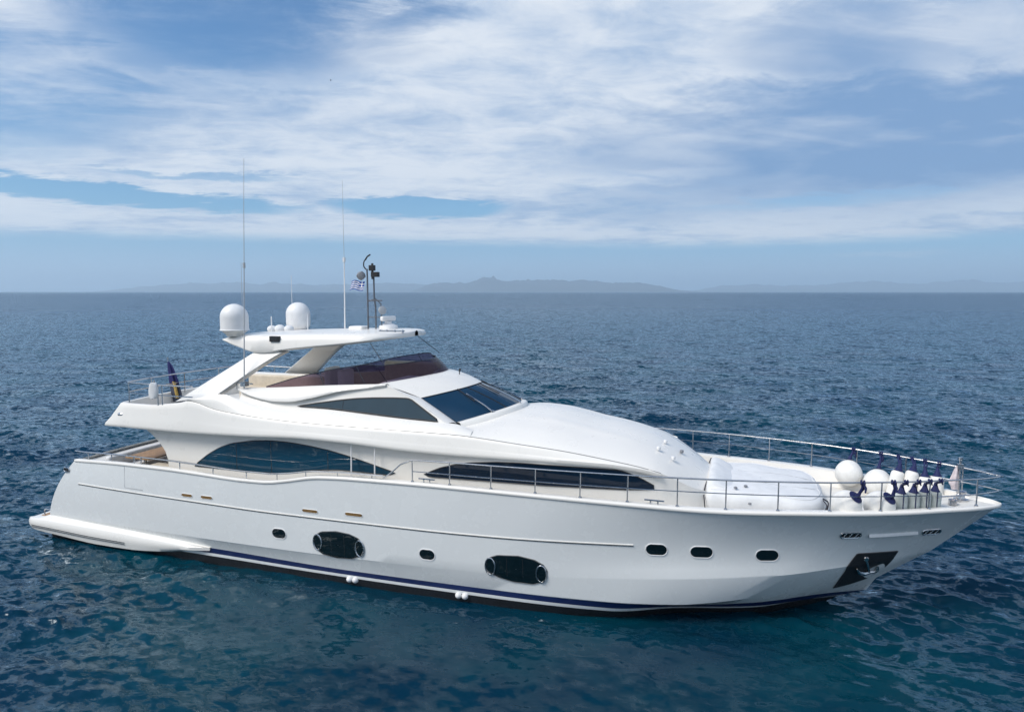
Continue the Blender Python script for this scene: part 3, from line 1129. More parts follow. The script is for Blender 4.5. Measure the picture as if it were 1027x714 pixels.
win1 = [(6.98, 2.92), (7.12, 3.06), (7.55, 3.36), (8.0, 3.60), (8.45, 3.76), (9.27, 3.90), (9.9, 3.945), (10.54, 3.94), (11.2, 3.89), (11.93, 3.80), (12.6, 3.67), (13.25, 3.52), (14.13, 3.30), (13.90, 3.215), (12.9, 3.235), (12.25, 3.235), (11.6, 3.18), (11.2, 3.13), (10.7, 3.03), (10.2, 2.955), (9.4, 2.93), (8.68, 2.92)]
win2 = [(15.02, 3.335), (15.5, 3.56), (15.95, 3.70), (16.45, 3.80), (17.2, 3.88), (18.0, 3.915), (19.0, 3.905), (20.5, 3.88), (20.75, 3.80), (21.05, 3.66), (21.38, 3.47), (21.40, 3.42), (21.32, 3.38), (20.0, 3.35), (18.4, 3.325), (16.2, 3.29), (15.2, 3.265)]
for sd_ in (-1, 1):
    g1 = side_glass('salon_window', win1, wall_y, 0.012, M_TEAL, house, side=sd_)
    for x_ in (8.62, 9.9, 11.9):
        d_ = MB()
        top_ = np.interp(x_, [7, 8.45, 9.9, 11.2, 13.2], [2.95, 3.74, 3.93, 3.88, 3.5])
        bot_ = np.interp(x_, [7, 10.2, 11.2, 12.2], [2.94, 2.96, 3.15, 3.25])
        d_.tube([(x_, sd_ * (wall_y(x_, z_) + 0.011), z_) for z_ in np.linspace(bot_, top_, 6)], 0.010, 5)
        d_.out('mullion', M_DARKSTEEL, g1)
    side_glass('cabin_window', win2, wall_y, 0.012, M_DGLS, house, side=sd_)

# --- the sweeping upper band: flybridge overhang aft, shoulder of the coachroof forward
NB = 150
bx_ = np.concatenate([np.linspace(21.55, 4.6, NB), np.linspace(4.5, 3.60, 14)])
by_ = np.array([float(YB(x)) for x in bx_])
for i, x in enumerate(bx_):
    if x < 4.6:
        by_[i] = 2.955 - 0.07 * ((4.6 - x) / 1.0)**2.2
path = [(x, -y) for x, y in zip(bx_, by_)]
# round the aft corner and run across
for t in np.linspace(0, 1, 10)[1:]:
    a = t * np.pi / 2
    path.append((3.60 - 0.19 * math.sin(a), -(2.885 - 0.38 * (1 - math.cos(a)) - 0.05 * t)))
for y in np.linspace(2.35, 0, 12):
    path.append((3.41 - 0.30 * (1 - (y / 2.45)**2), -y))
path = np.array(path)
tan = np.gradient(path, axis=0)
tan /= np.linalg.norm(tan, axis=1)[:, None]
nrm = np.stack([tan[:, 1], -tan[:, 0]], 1)                 # to be turned inward
cen = np.stack([np.clip(path[:, 0], 7, 18), np.zeros(len(path))], 1)
flip = np.sum(nrm * (cen - path), 1) < 0
nrm[flip] *= -1
aftness = np.clip((4.75 - path[:, 0]) / 1.0, 0, 1)
zl = np.array([float(ZLOW(max(x, 3.5))) for x in path[:, 0]])
zg = np.array([float(ZGR(x)) if x > 6.9 else np.interp(x, [3.4, 4.3, 5.6, 6.65, 6.9], [4.84, 4.83, 4.835, 4.955, 5.01]) for x in path[:, 0]])


def band(inw, z, aft_in=0.0):
    return np.stack([path[:, 0] + nrm[:, 0] * inw + aft_in * aftness, path[:, 1] + nrm[:, 1] * inw, z], 1)


h_ = zg - zl
rows = [band(0.46, zl + 0.035, 0.5), band(0.10, zl + 0.012, 0.05), band(0.02, zl), band(0.0, zl + 0.03, 0.02), band(0.0, zl + 0.10, 0.06),
        band(0.045, zl + 0.42 * h_, 0.27), band(0.052, zl + 0.46 * h_, 0.28), band(0.095, zl + 0.8 * h_, 0.48), band(0.125, zg - 0.02, 0.56), band(0.14, zg - 0.003, 0.58)]
mb = MB()
mb.both(rows)
shell = mb.out('superstructure', M_GEL, yacht, angle=50)
mb = MB()
gi = np.where(path[:, 0] > 6.95)[0]
mb.both([band(0.134, zg - 0.006)[gi], band(0.144, zg + 0.012)[gi], band(0.158, zg + 0.004)[gi]])
mb.out('band_groove', M_SEAM, shell)  # grey sealant line along the groove
# bulwark cap and lining of the aft upper deck
ai = np.where(path[:, 0] <= 7.6)[0]
mb = MB()
zc = zg.copy()
mb.both([r[ai] for r in (band(0.14, zc - 0.003, 0.58), band(0.17, zc + 0.012, 0.58), band(0.23, zc + 0.012, 0.58), band(0.26, zc - 0.01, 0.58), band(0.28, np.full(len(zc), 4.38), 0.61))])
mb.out('upper_bulwark_cap', M_GEL, shell, angle=45)
mb = MB()
fx = np.linspace(3.7, 13.8, 40)
fy = np.interp(fx, [3.7, 4.4, 8, 9, 13.8], [2.2, 2.75, 2.75, 2.05, 2.05])
mb.grid([np.stack([fx, s * fy, np.full(40, 4.40)], 1) for s in np.linspace(-1, 1, 9)])
mb.out('flybridge_deck', M_DECK, shell)
# corner light on the overhang
for sd_ in (-1, 1):
    d_ = MB()
    d_.lathe([(0.05, -0.10), (0.062, 0.0), (0.062, 0.10), (0.03, 0.14)], 4.28, sd_ * 2.84, 4.47, 12, ax=(1, 0.10 * -sd_, 0))
    d_.out('stern_light', M_STEEL, shell)

# --- shoulder panel between band and wheelhouse, wheelhouse sides
T60 = np.linspace(0, 1, 90)


def ln(xs, ys, zs, t=T60):
    x = xs[0] + (xs[-1] - xs[0]) * t
    return np.stack([x, -pchip(xs, ys)(x), pchip(xs, zs)(x)], 1)


gx = 7.0 + (16.45 - 7.0) * T60
l_c = np.stack([gx, [-(float(YB(x)) - 0.15) for x in gx], [float(ZGR(x)) + 0.004 for x in gx]], 1)
l_d = ln([7.05, 7.5, 8.0, 8.3, 8.7, 9.57, 10.6, 11.76, 13.27, 15.43, 15.80, 16.40], [2.85, 2.77, 2.68, 2.62, 2.58, 2.52, 2.48, 2.47, 2.46, 2.42, 2.33, 2.25],
         [5.06, 5.19, 5.285, 5.27, 5.15, 5.0, 4.945, 4.985, 4.895, 4.80, 4.775, 4.62])
mid_ = (l_c + l_d) / 2 + np.array([0, -0.03, 0.035])
mb = MB()
mb.both([l_c, l_c * 0.75 + l_d * 0.25 + np.array([0, -0.022, 0.03]), mid_, l_c * 0.2 + l_d * 0.8 + np.array([0, -0.015, 0.02]), l_d])
mb.out('shoulder_panel', M_GEL, shell, angle=60)

F_TOP = pchip([8.57, 9.28, 10.3, 11.4, 12.74, 13.65], [5.43, 5.47, 5.54, 5.63, 5.72, 5.775])
l_f = ln([8.57, 9.28, 10.3, 11.4, 12.74, 13.65], [2.2] * 6, [5.43, 5.47, 5.54, 5.63, 5.72, 5.775])
dd = ln([8.75, 9.57, 10.6, 11.76, 13.27, 15.43, 15.62], [2.57, 2.52, 2.48, 2.47, 2.46, 2.42, 2.40], [5.13, 5.0, 4.945, 4.985, 4.895, 4.80, 4.78])
l_m = ln([8.65, 10.0, 11.4, 13.0, 14.48], [2.36, 2.34, 2.31, 2.29, 2.25], [5.30, 5.32, 5.38, 5.44, 5.405])
mb = MB()
mb.both([dd, dd * 0.5 + l_m * 0.5, l_m, l_m * 0.5 + l_f * 0.5 + np.array([0, -0.02, 0]), l_f])
wh = mb.out('wheelhouse', M_GEL, yacht, angle=50)


def wh_y(x, z):
    t = np.clip((x - 8.6) / 6, 0, 1)
    zd = np.interp(x, dd[:, 0], dd[:, 2])
    zm = np.interp(x, l_m[:, 0], l_m[:, 2])
    if x > 14.48:
        zm, ym = 5.405, 2.25
    else:
        ym = -np.interp(x, l_m[:, 0], l_m[:, 1])
    yd = -np.interp(x, dd[:, 0], dd[:, 1])
    return yd + (ym - yd) * np.clip((z - zd) / (zm - zd), -0.1, 1.4)


sw = [(10.78, 5.02), (11.4, 5.135), (12.11, 5.25), (12.7, 5.33), (13.28, 5.375), (13.9, 5.40), (14.36, 5.405), (14.48, 5.37), (14.9, 5.13), (15.38, 4.85), (15.36, 4.825), (14.5, 4.855), (13.27, 4.93), (12.4, 4.985), (11.76, 5.015)]
for sd_ in (-1, 1):
    g1 = side_glass('wheelhouse_window', sw, wh_y, 0.014, M_SIDEG, wh, side=sd_, fr=0.022)
    d_ = MB()
    d_.tube([(12.32, sd_ * (wh_y(12.32, z_) + 0.016), z_) for z_ in np.linspace(4.98, 5.25, 4)], 0.010, 5)
    d_.out('mullion', M_DARKSTEEL, g1)
# coaming that swells over the wheelhouse side in a long wave
l_e = ln([8.60, 8.75, 9.14, 9.55, 9.98, 10.51, 11.22, 12.25, 13.08, 13.65], [2.44, 2.50, 2.53, 2.54, 2.54, 2.54, 2.50, 2.37, 2.28, 2.23],
         [5.425, 5.37, 5.26, 5.18, 5.135, 5.15, 5.28, 5.515, 5.62, 5.70])
l_t = l_f + np.array([0, -0.03, 0.004])
mb = MB()
mb.both([l_e + np.array([0, 0.18, 0.02]), l_e + np.array([0, 0.05, -0.004]), l_e, l_e * 0.9 + l_t * 0.1 + np.array([0, -0.03, 0.01]), l_e * 0.55 + l_t * 0.45 + np.array([0, -0.045, 0.02]), l_e * 0.15 + l_t * 0.85 + np.array([0, -0.02, 0.012]), l_t,
         l_f + np.array([0, 0.0, 0.012]), l_f + np.array([0, 0.10, 0.0]), l_f + np.array([0, 0.13, -0.04])])
mb.out('flybridge_coaming', M_GEL, wh, angle=50)
mb = MB()
li = l_f + np.array([0, 0.135, -0.03])
lb = li.copy()
lb[:, 2] = 4.40
mb.both([li, lb])
mb.out('coaming_lining', M_BEIGE, wh)  # white lining given cream to put its shade into the colour

# roof (brow) and windscreen
YY = np.linspace(-1, 1, 41)


def ws_top(y):
    q = np.abs(y) / 1.85
    return np.stack([15.64 - 1.06 * q**2.1, y, 5.60 - 0.235 * q**2], 1)


def ws_bot(y):
    q = np.abs(y) / 2.02
    return np.stack([17.02 - 1.24 * q**2.0, y, 5.055 - 0.325 * q**2], 1)


def fw_base(y):
    q = np.abs(y) / 2.2
    return np.stack([13.40 + 1.08 * np.clip(1 - q**1.9, 0, 1), y, 5.925 - 0.15 * q**2], 1)


ya = YY * 2.2
a0 = fw_base(ya)
yb_ = YY * 1.85
a1 = ws_top(yb_)
# carry the roof's side edge to the foot of the pillar
rows = []
for s in np.linspace(0, 1, 9):
    r_ = a0 * (1 - s) + a1 * s
    r_[:, 2] += 0.07 * 4 * s * (1 - s) * (1 - 0.6 * np.abs(YY)**2)
    rows.append(r_)
mb = MB()
mb.grid(rows)
# back part of the brow, under the flybridge screen
rows = []
for s in np.linspace(0, 1, 4):
    r_ = a0.copy()
    r_[:, 0] = a0[:, 0] - 0.6 * s
    r_[:, 2] -= 0.25 * s * s
    rows.append(r_)
mb.grid(rows)
# roof sides down to the wheelhouse wall
for sd_ in (-1, 1):
    e1 = np.array([(13.45, sd_ * 2.2, 5.775), (13.83, sd_ * 2.11, 5.66), (14.2, sd_ * 2.01, 5.51), (14.58, sd_ * 1.85, 5.365)])
    e2 = np.array([(13.45, sd_ * 2.21, 5.76), (13.8, sd_ * 2.235, 5.68), (14.15, sd_ * 2.25, 5.54), (14.48, sd_ * 2.25, 5.405)])
    mb.grid([e1, e1 * 0.5 + e2 * 0.5 + np.array([0, sd_ * 0.02, 0.025]), e2])
    # pillar
    p1 = np.array([(14.48, sd_ * 2.25, 5.405), (15.05, sd_ * 2.325, 5.10), (15.62, sd_ * 2.40, 4.78)])
    p2 = np.array([(14.58, sd_ * 1.85, 5.365), (15.18, sd_ * 1.935, 5.055), (15.78, sd_ * 2.02, 4.73)])
    mb.grid([p1, p1 * 0.6 + p2 * 0.4 + np.array([0.05, 0, 0.03]), p2])
brow = mb.out('wheelhouse_roof', M_GEL, wh, angle=45)
mb = MB()
yt_ = YY * 1.85
yb2 = YY * 2.02
t_, b_ = ws_top(yt_), ws_bot(yb2)
rows = []
for s in np.linspace(0, 1, 8):
    r_ = t_ * (1 - s) + b_ * s
    r_[:, 2] += 0.03 * 4 * s * (1 - s) - 0.012
    rows.append(r_)
mb.grid(rows)
ws = mb.out('windscreen', M_WSG, wh, angle=60)
mb = MB()
mb.tube(list(rows[0] + np.array([0, 0, 0.004])) + list(rows[-1][::-1] + np.array([0, 0, 0.004])), 0.02, 6, closed=True)
mb.out('windscreen_seal', M_BLACK, ws)
for k in (13, 27):
    mb = MB()
    mb.tube([r[k] + np.array([0, 0, 0.004]) for r in rows], 0.015, 6)
    mb.out('mullion', M_BLACK, ws)
# ledge under the windscreen
mb = MB()
b2 = ws_bot(YY * 2.02)
for sgn in (1,):
    out_ = np.stack([0.9 * np.ones(41), 0.55 * YY, 0 * YY], 1)
    mb.grid([b2 + np.array([-0.05, 0, 0.0]), b2 + np.array([0.0, 0, 0.03]), b2 + 0.11 * out_ + np.array([0, 0, 0.03]), b2 + 0.17 * out_ + np.array([0, 0, -0.005]), b2 + 0.20 * out_ + np.array([0, 0, -0.12])])
mb.out('windscreen_ledge', M_GEL, wh, angle=60)
for y_, lean in ((-1.25, 0.45), (-0.15, 0.35), (1.05, 0.25)):
    p0 = ws_bot(np.array([y_]))[0] + np.array([0.04, 0, 0.04])
    p1 = ws_top(np.array([y_ * 0.92 + lean * 0.3]))[0]
    p2 = p0 * 0.28 + p1 * 0.72 + np.array([0, 0, 0.07])
    w_ = MB()
    w_.tube([p0, p0 * 0.7 + p2 * 0.3 + np.array([0, 0, 0.03]), p2], [0.024, 0.02, 0.014], 6)
    w_.lathe([(0.045, -0.03), (0.045, 0.04), (0.02, 0.06)], *p0, 12)
    wp = w_.out('wiper', M_STEEL, wh)
    w_ = MB()
    q0 = p0 * 0.55 + p1 * 0.45 + np.array([0.0, -0.12, 0.035])
    q1 = p0 * 0.02 + p1 * 0.98 + np.array([0.0, 0.04, 0.03])
    w_.tube([q0, q1], 0.017, 6)
    w_.out('wiper_blade', M_BLACK, wp)
# horn / small light on the brow
d_ = MB()
d_.tube([(14.98, 0.1, 5.85), (14.98, 0.1, 5.97)], 0.016, 6)
d_.lathe([(0.03, -0.04), (0.03, 0.05)], 14.99, 0.1, 5.99, 10, ax=(0.4, 0, 1))
d_.out('brow_light', M_BLACK, brow)

# --- coachroof that falls away to the foredeck
ZC = pchip([15.0, 15.75, 16.4, 17.0, 17.45, 18.2, 19.0, 19.4, 20.3, 21.2, 22.0, 22.55, 22.9, 23.12], [4.74, 4.80, 4.92, 5.02, 5.055, 5.02, 4.88, 4.79, 4.64, 4.40, 4.0, 3.64, 3.36, 2.95])
xs = np.concatenate([np.linspace(15.0, 21.5, 60), np.linspace(21.5, 23.12, 28)[1:]])
yc = np.where(xs <= 21.4, [float(YB(min(x, 21.6))) - 0.15 for x in xs], np.interp(xs, [21.4, 21.8, 22.3, 22.7, 22.95, 23.12], [2.24, 2.10, 1.85, 1.57, 1.25, 0.7]))
zc_ = np.where(xs <= 21.3, [float(ZGR(min(x, 21.6))) + 0.004 for x in xs], np.interp(xs, [21.3, 21.6, 22.0, 22.4, 22.8, 23.12], [3.89, 3.76, 3.50, 3.22, 2.98, 2.80]))
rows = []
for s in np.concatenate([np.linspace(0, 0.3, 10), np.linspace(0.3, 1, 12)[1:]]):
    zz = ZC(xs) - 0.09
    k = 1 - s
    crown = (1 - k**2.15)**0.85
    z = zc_ + (zz - zc_) * crown
    # a soft raised spine either side of the middle
    z = z + 0.035 * np.exp(-((k * yc - 1.15) / 0.16)**2) * np.clip((xs - 16.8) / 0.8, 0, 1) * np.clip((21.2 - xs) / 1.2, 0, 1)
    rows.append(np.stack([xs, -yc * k, z], 1))
mb = MB()
mb.both(rows)
roof = mb.out('coachroof', M_GEL, yacht, angle=60)
for x_, y_ in ((21.35, -1.25), (21.75, -1.35), (21.45, -0.45), (21.9, -0.5)):
    d_ = MB()
    z_ = float(ZC(x_)) - 0.10 * abs(y_)**2.0 * 0.5
    d_.lathe([(0.05, -0.06), (0.055, 0.0), (0.045, 0.02), (0.01, 0.03)], x_, y_, z_, 12)
    d_.out('deck_fitting', M_GREY if y_ > -1 and x_ > 21.6 else M_RUBW, roof)

# --- flybridge screen, hardtop and its legs
ph = np.linspace(-1, 1, 81)
fb = []
ft = []
for s in ph:
    a = abs(s)
    if a > 0.42:                                # along the side
        t = (a - 0.42) / 0.58
        x = 13.46 - (13.46 - 9.4) * t
        y = math.copysign(2.13, s)
        zb_ = float(F_TOP(x)) + 0.0
    else:
        t = a / 0.42
        ang = t * np.pi / 2
        y = math.copysign(2.13 * math.sin(ang)**0.9, s)
        x = 13.40 + 1.05 * (1 - (abs(y) / 2.2)**1.9)
        zb_ = 5.925 - 0.15 * (abs(y) / 2.2)**2
    fb.append((x, y, zb_ + 0.005))
    rake = np.interp(a, [0, 0.42, 1], [0.50, 0.42, 0.05])
    hgt = np.interp(a, [0.0, 0.30, 0.45, 0.62, 0.85, 1.0], [0.37, 0.45, 0.56, 0.46, 0.24, 0.02])
    ft.append((x - rake * 0.9, y * 0.965, zb_ + hgt))
fb, ft = np.array(fb), np.array(ft)
mb = MB()
mb.grid([fb * (1 - s) + ft * s + np.array([0.03 * 4 * s * (1 - s), 0, 0]) for s in np.linspace(0, 1, 5)])
fs = mb.out('flybridge_screen', M_ACR, yacht, angle=60)
mb = MB()
mb.tube(list(ft), 0.014, 6)
mb.out('screen_trim', M_DARKSTEEL, fs)
for k in (12, 20, 27, 53, 60, 68):
    mb = MB()
    mb.tube([fb[k], ft[k]], 0.010, 6)
    mb.out('screen_stay', M_DARKSTEEL, fs)

hx = np.concatenate([np.linspace(7.5, 12.7, 50), 12.7 + 0.848 * np.sin(np.linspace(0, np.pi / 2, 18))[1:]])
hw = np.where(hx < 12.3, np.interp(hx, [7.5, 7.62, 8.0, 8.8, 11, 12.3], [1.78, 1.86, 1.92, 1.95, 1.95, 1.84]), 1.84 * np.sqrt(np.clip(1 - ((hx - 12.3) / 1.25)**2.5, 0, 1)))
hb = pchip([7.5, 7.75, 8.3, 8.75, 9.1, 9.4, 9.76, 10.5, 12.25, 13.4, 13.9], [6.90, 6.81, 6.65, 6.53, 6.505, 6.525, 6.59, 6.685, 6.87, 7.02, 7.09])(hx)
ht = pchip([7.5, 7.8, 8.4, 9.4, 11.4, 12.6, 13.5, 13.9], [6.95, 7.03, 7.07, 7.12, 7.185, 7.20, 7.18, 7.12])(hx)
e = np.minimum(0.06, (ht - hb) * 0.3)
rows = []
for k, z in ((0.0, hb + 0.10 * np.clip((ht - hb), 0, 1)), (0.80, hb + 0.05 * np.clip((ht - hb), 0, 1)), (0.93, hb), (0.99, hb + e * 0.5), (1.0, hb + e), (0.985, hb * 0.45 + ht * 0.55), (0.955, ht - e * 1.2), (0.92, ht - e * 0.4), (0.80, ht), (0.45, ht + 0.03), (0.0, ht + 0.045)):
    rows.append(np.stack([hx, -hw * k, z], 1))
mb = MB()
mb.both(rows)
# aft face
sec = [r[0] for r in rows]
mb.grid([np.array(sec), np.array(sec) * np.array([1, -1, 1])])
hard = mb.out('hardtop', M_GEL, yacht, angle=40)
mb = MB()
mb.grid([np.array([(x, s * (np.interp(x, hx, hw) * 0.973 + 0.004), np.interp(x, hx, hb) * 0.40 + np.interp(x, hx, ht) * 0.60 + d) for x in np.linspace(9.95, 12.2, 12)]) for s in (-1,) for d in (-0.012, 0.012)])
mb.out('hardtop_groove', M_SEAM, hard)
mb = MB()
zb9 = 6.94
mb.box(9.45, 9.80, -1.965, -1.85, 6.90, 7.07)
bevel(mb.out('side_light', M_BLACK, hard, smooth=False), 0.012)
mb = MB()
mb.box(11.20, 11.72, -0.25, 0.25, 7.15, 7.33)
bevel(mb.out('antenna_box', M_GEL, hard), 0.06)

# slanting legs
for sd_ in (-1, 1):
    foot = [(6.15, 5.00), (8.05, 5.30)]
    head = [(8.84, 6.56), (9.85, 6.56)]
    rows = []
    for s in np.linspace(0, 1, 14):
        xa_ = 6.22 + (8.86 - 6.22) * s
        xf_ = 7.92 + (9.80 - 7.92) * (s**0.92) + 0.10 * s**6 - 0.14 * 4 * s * (1 - s) * 0.5
        zA = 4.93 + (6.60 - 4.93) * s
        zF = 5.22 + (6.58 - 5.22) * s
        yo = 2.62 - (2.62 - 1.86) * s
        yi = yo - 0.34
        c = 0.05
        ring = [(xa_, yo - c, zA), (xa_ + c, yo, zA), (xf_ - c, yo, zF), (xf_, yo - c, zF), (xf_ + 0.02, yi + c, zF), (xf_ - c, yi, zF), (xa_ + c, yi, zA), (xa_, yi + c, zA)]
        rows.append(np.array([(x, sd_ * y, z) for x, y, z in ring]))
    mb = MB()
    mb.grid(rows, closed=True)
    mb.out('hardtop_leg', M_GEL, hard, angle=35)
    mb = MB()
    mb.tube([(6.2, sd_ * 2.66, 4.93), (6.8, sd_ * 2.655, 5.03), (7.95, sd_ * 2.65, 5.225)], 0.014, 6)
    mb.out('leg_joint', M_SEAM, hard)
    for (x0, z0, x1, z1, r_) in ((12.80, 6.92, 13.45, 6.33, 0.015), (13.35, 6.98, 13.62, 6.78, 0.012)):
        if r_ == 0.012:
            continue
        mb = MB()
        mb.tube([(x0, sd_ * 1.62, z0), (x1, sd_ * 1.98, z1)], 0.011, 6)
        mb.out('hardtop_stay', M_DARKSTEEL, hard)

# domes, radar, mast and whips on the hardtop
for sd_ in (-1, 1):
    d_ = MB()
    prof = [(0.24, 0.0), (0.27, 0.06), (0.37, 0.15), (0.40, 0.19)]
    base = d_.lathe(prof, 7.92, sd_ * 1.68, 7.02, 40).out('radome', M_GEL, hard)
    d_ = MB()
    dome = [(0.43, 0.1), (0.43, 0.40)] + [(0.43 * math.cos(a), 0.42 + 0.43 * math.sin(a)) for a in np.linspace(0.05, 1.55, 14)]
    top = [(0.45, 0.0), (0.455, 0.02), (0.435, 0.035)] + dome
    if sd_ > 0:
        top = [(0.27, -0.17), (0.37, -0.10), (0.42, 0.0)] + dome
    d_.lathe(top, 7.92, sd_ * 1.68, 7.21, 48).out('radome_cover', M_RUBW, base)
d_ = MB()
d_.lathe([(0.30, 0), (0.32, 0.03), (0.30, 0.12), (0.16, 0.17), (0.11, 0.20), (0.11, 0.26)], 12.35, 0.35, 7.22, 24)
rd = d_.out('radar', M_RUBW, hard)
d_ = MB()
d_.box(-0.32, 0.32, -0.075, 0.075, 0, 0.16)
sc_ = d_.out('scanner_bar', M_RUBW, rd)
bevel(sc_, 0.05)
sc_.location = (12.35, 0.35, 7.49)
sc_.rotation_euler = (0, 0, R(75))
d_ = MB()
for k, (ax_, r_) in enumerate(((7.95, 0.16), (8.2, 0.19), (8.5, 0.17))):
    d_.lathe([(r_ * math.cos(a), r_ * 0.8 * math.sin(a)) for a in np.linspace(-0.6, 1.5, 8)], ax_ + 0.02, 0.1 + 0.1 * k, 7.16, 16)
d_.out('covered_antenna', M_WFAB, hard)

mast = MB()
mast.tube([(11.82, -0.02, 7.18), (11.82, -0.02, 8.95), (11.80, 0.0, 9.18)], 0.028, 8)
mast.tube([(12.06, 0.06, 7.18), (12.06, 0.06, 7.95), (12.02, 0.05, 8.25), (12.02, 0.04, 9.02)], 0.028, 8)
mast.tube([(12.25, 0.12, 7.18), (12.22, 0.12, 8.05), (12.06, 0.06, 8.22), (11.82, -0.02, 8.12)], 0.020, 8)
mast.tube([(11.80, -0.02, 8.16), (12.28, 0.10, 8.16)], 0.02, 8)
mast.tube([(11.80, -0.02, 7.62), (12.30, 0.10, 7.62)], 0.016, 8)
mo = mast.out('mast', M_MAST, hard)
d_ = MB()
d_.lathe([(0.11, -0.05), (0.135, 0.0), (0.135, 0.03), (0.08, 0.05)], 12.36, -0.05, 7.85, 20, ax=(0.75, -0.5, 0.1))
d_.out('searchlight', M_WGREY, mo)
d_ = MB()
d_.box(11.98, 12.22, -0.08, 0.08, 8.92, 9.08)
d_.box(11.90, 12.08, -0.07, 0.07, 9.12, 9.30)
d_.box(11.97, 12.03, -0.03, 0.03, 8.85, 9.36)
bevel(d_.out('masthead_light', M_BLACK, mo, smooth=False), 0.01)
d_ = MB()
d_.lathe([(0.10, -0.10), (0.14, -0.02), (0.13, 0.10), (0.05, 0.15)], 11.62, -0.05, 8.95, 16, ax=(-0.6, -0.2, 0.75))
d_.out('horn', M_GREY, mo)
d_ = MB()
d_.tube(spline([(11.80, 0, 9.14), (11.69, 0, 9.26), (11.70, 0, 9.42), (11.78, 0, 9.50)], 14), 0.022, 6)
d_.tube([(11.74, 0, 9.47), (11.82, 0.01, 9.58), (11.92, 0.02, 9.64)], 0.026, 6)
d_.out('wind_sensor', M_BLACK, mo)


def whip(pts, r0, r1, m_, collar=None, parent=hard):
    d_ = MB()
    n_ = len(pts)
    d_.tube(pts, list(np.linspace(r0, r1, n_)), 6)
    if collar:
        d_.lathe([(r0 * 1.8, -0.08), (r0 * 1.8, 0.08)], *collar, 8)
    return d_.out('whip_antenna', m_, parent)


w1 = whip([(8.74, -2.32, 5.46), (8.80, -2.30, 7.2), (8.87, -2.28, 9.25)], 0.022, 0.016, M_WGREY, (8.87, -2.28, 9.25), wh)
whip([(8.87, -2.28, 9.25), (8.92, -2.26, 11.0), (8.97, -2.24, 12.45)], 0.012, 0.006, M_WGREY, None, wh)
d_ = MB()
d_.tube([(8.35, -2.30, 5.62), (9.05, -2.30, 5.60)], 0.02, 6)
d_.box(8.66, 8.84, -2.40, -2.22, 5.52, 5.66)
d_.tube([(8.45, -2.3, 5.42), (8.45, -2.3, 5.62)], 0.014, 6)
d_.out('antenna_bracket', M_STEEL, w1)
whip([(10.18, 1.2, 7.15), (10.2, 1.2, 8.4), (10.21, 1.2, 9.55)], 0.028, 0.020, M_RUBW, (10.21, 1.2, 9.55))
whip([(10.21, 1.2, 9.55), (10.21, 1.2, 12.25)], 0.010, 0.005, M_WGREY)
whip([(7.66, -1.0, 7.0), (7.68, -1.0, 8.0), (7.70, -1.0, 9.4)], 0.012, 0.005, M_WGREY)
whip([(7.62, 1.75, 7.0), (7.62, 1.75, 9.05)], 0.014, 0.008, M_RUBW)
whip([(8.35, -0.4, 7.05), (8.35, -0.4, 7.62)], 0.022, 0.018, M_RUBW)
whip([(8.80, 1.0, 7.1), (8.80, 1.0, 7.68)], 0.018, 0.012, M_RUBW)
d_ = MB()
for x_ in (12.75, 12.95, 13.2, 13.45):
    d_.lathe([(0.04, 0), (0.04, 0.05), (0.02, 0.07)], x_, -0.9 + 0.2 * (x_ - 12.7), 7.2, 8)
d_.tube([(12.7, -0.9, 7.245), (13.5, -0.72, 7.235)], 0.016, 6)
d_.out('hardtop_rail', M_STEEL, hard)

# seats on the flybridge
for x_, y_ in ((10.5, 0.25), (11.3, -0.2)):
    d_ = MB()
    d_.box(x_ - 0.30, x_ + 0.35, y_ - 0.36, y_ + 0.36, 4.45, 5.15)
    d_.box(x_ - 0.38, x_ - 0.12, y_ - 0.36, y_ + 0.36, 5.1, 5.92)
    s_ = bevel(d_.out('helm_seat', M_WFAB, yacht), 0.10, 4)
    s_.modifiers.new('sub', 'SUBSURF').render_levels = 1
d_ = MB()
d_.box(11.6, 13.6, 0.8, 1.75, 4.42, 5.0)
d_.box(11.4, 13.5, 1.72, 1.98, 4.42, 6.02)
bevel(d_.out('flybridge_sofa', M_BEIGE, yacht), 0.08)
d_ = MB()
d_.box(13.0, 13.7, -1.5, 0.4, 4.42, 5.72)
bevel(d_.out('helm_console', M_GEL, yacht), 0.10)


d_ = MB()
d_.box(5.7, 9.6, 1.55, 1.72, 4.42, 5.34)
d_.box(5.75, 9.5, 0.95, 1.6, 4.42, 4.90)
so_ = bevel(d_.out('settee', M_BEIGE, yacht), 0.06)
d_ = MB()
d_.box(5.65, 9.65, 1.60, 1.92, 5.30, 5.40)
bevel(d_.out('settee_top', M_GEL, so_), 0.03)


# --- rails
def deck_edge(x, inw=0.10):
    return (x, -(float(sh_y(x)) - inw), float(sh_z(x)) + 0.03)


posts_fwd = [14.98, 16.08, 17.25, 18.45, 19.62, 20.80, 22.0, 23.13, 24.32, 25.50, 26.66, 27.80, 28.98]
RAIL_Z = pchip([14.4, 14.7, 15.0, 18, 22, 26, 28, 29.68], [3.50, 3.78, 3.89, 3.92, 3.93, 3.92, 3.90, 3.86])
MID_Z = pchip([14.9, 18, 22, 26, 29.68], [3.58, 3.59, 3.60, 3.58, 3.50])


def rail_pt(x, zf, inw=0.11):
    return np.array([x, -max(float(sh_y(x)) - inw, 0.0), float(zf(x))])


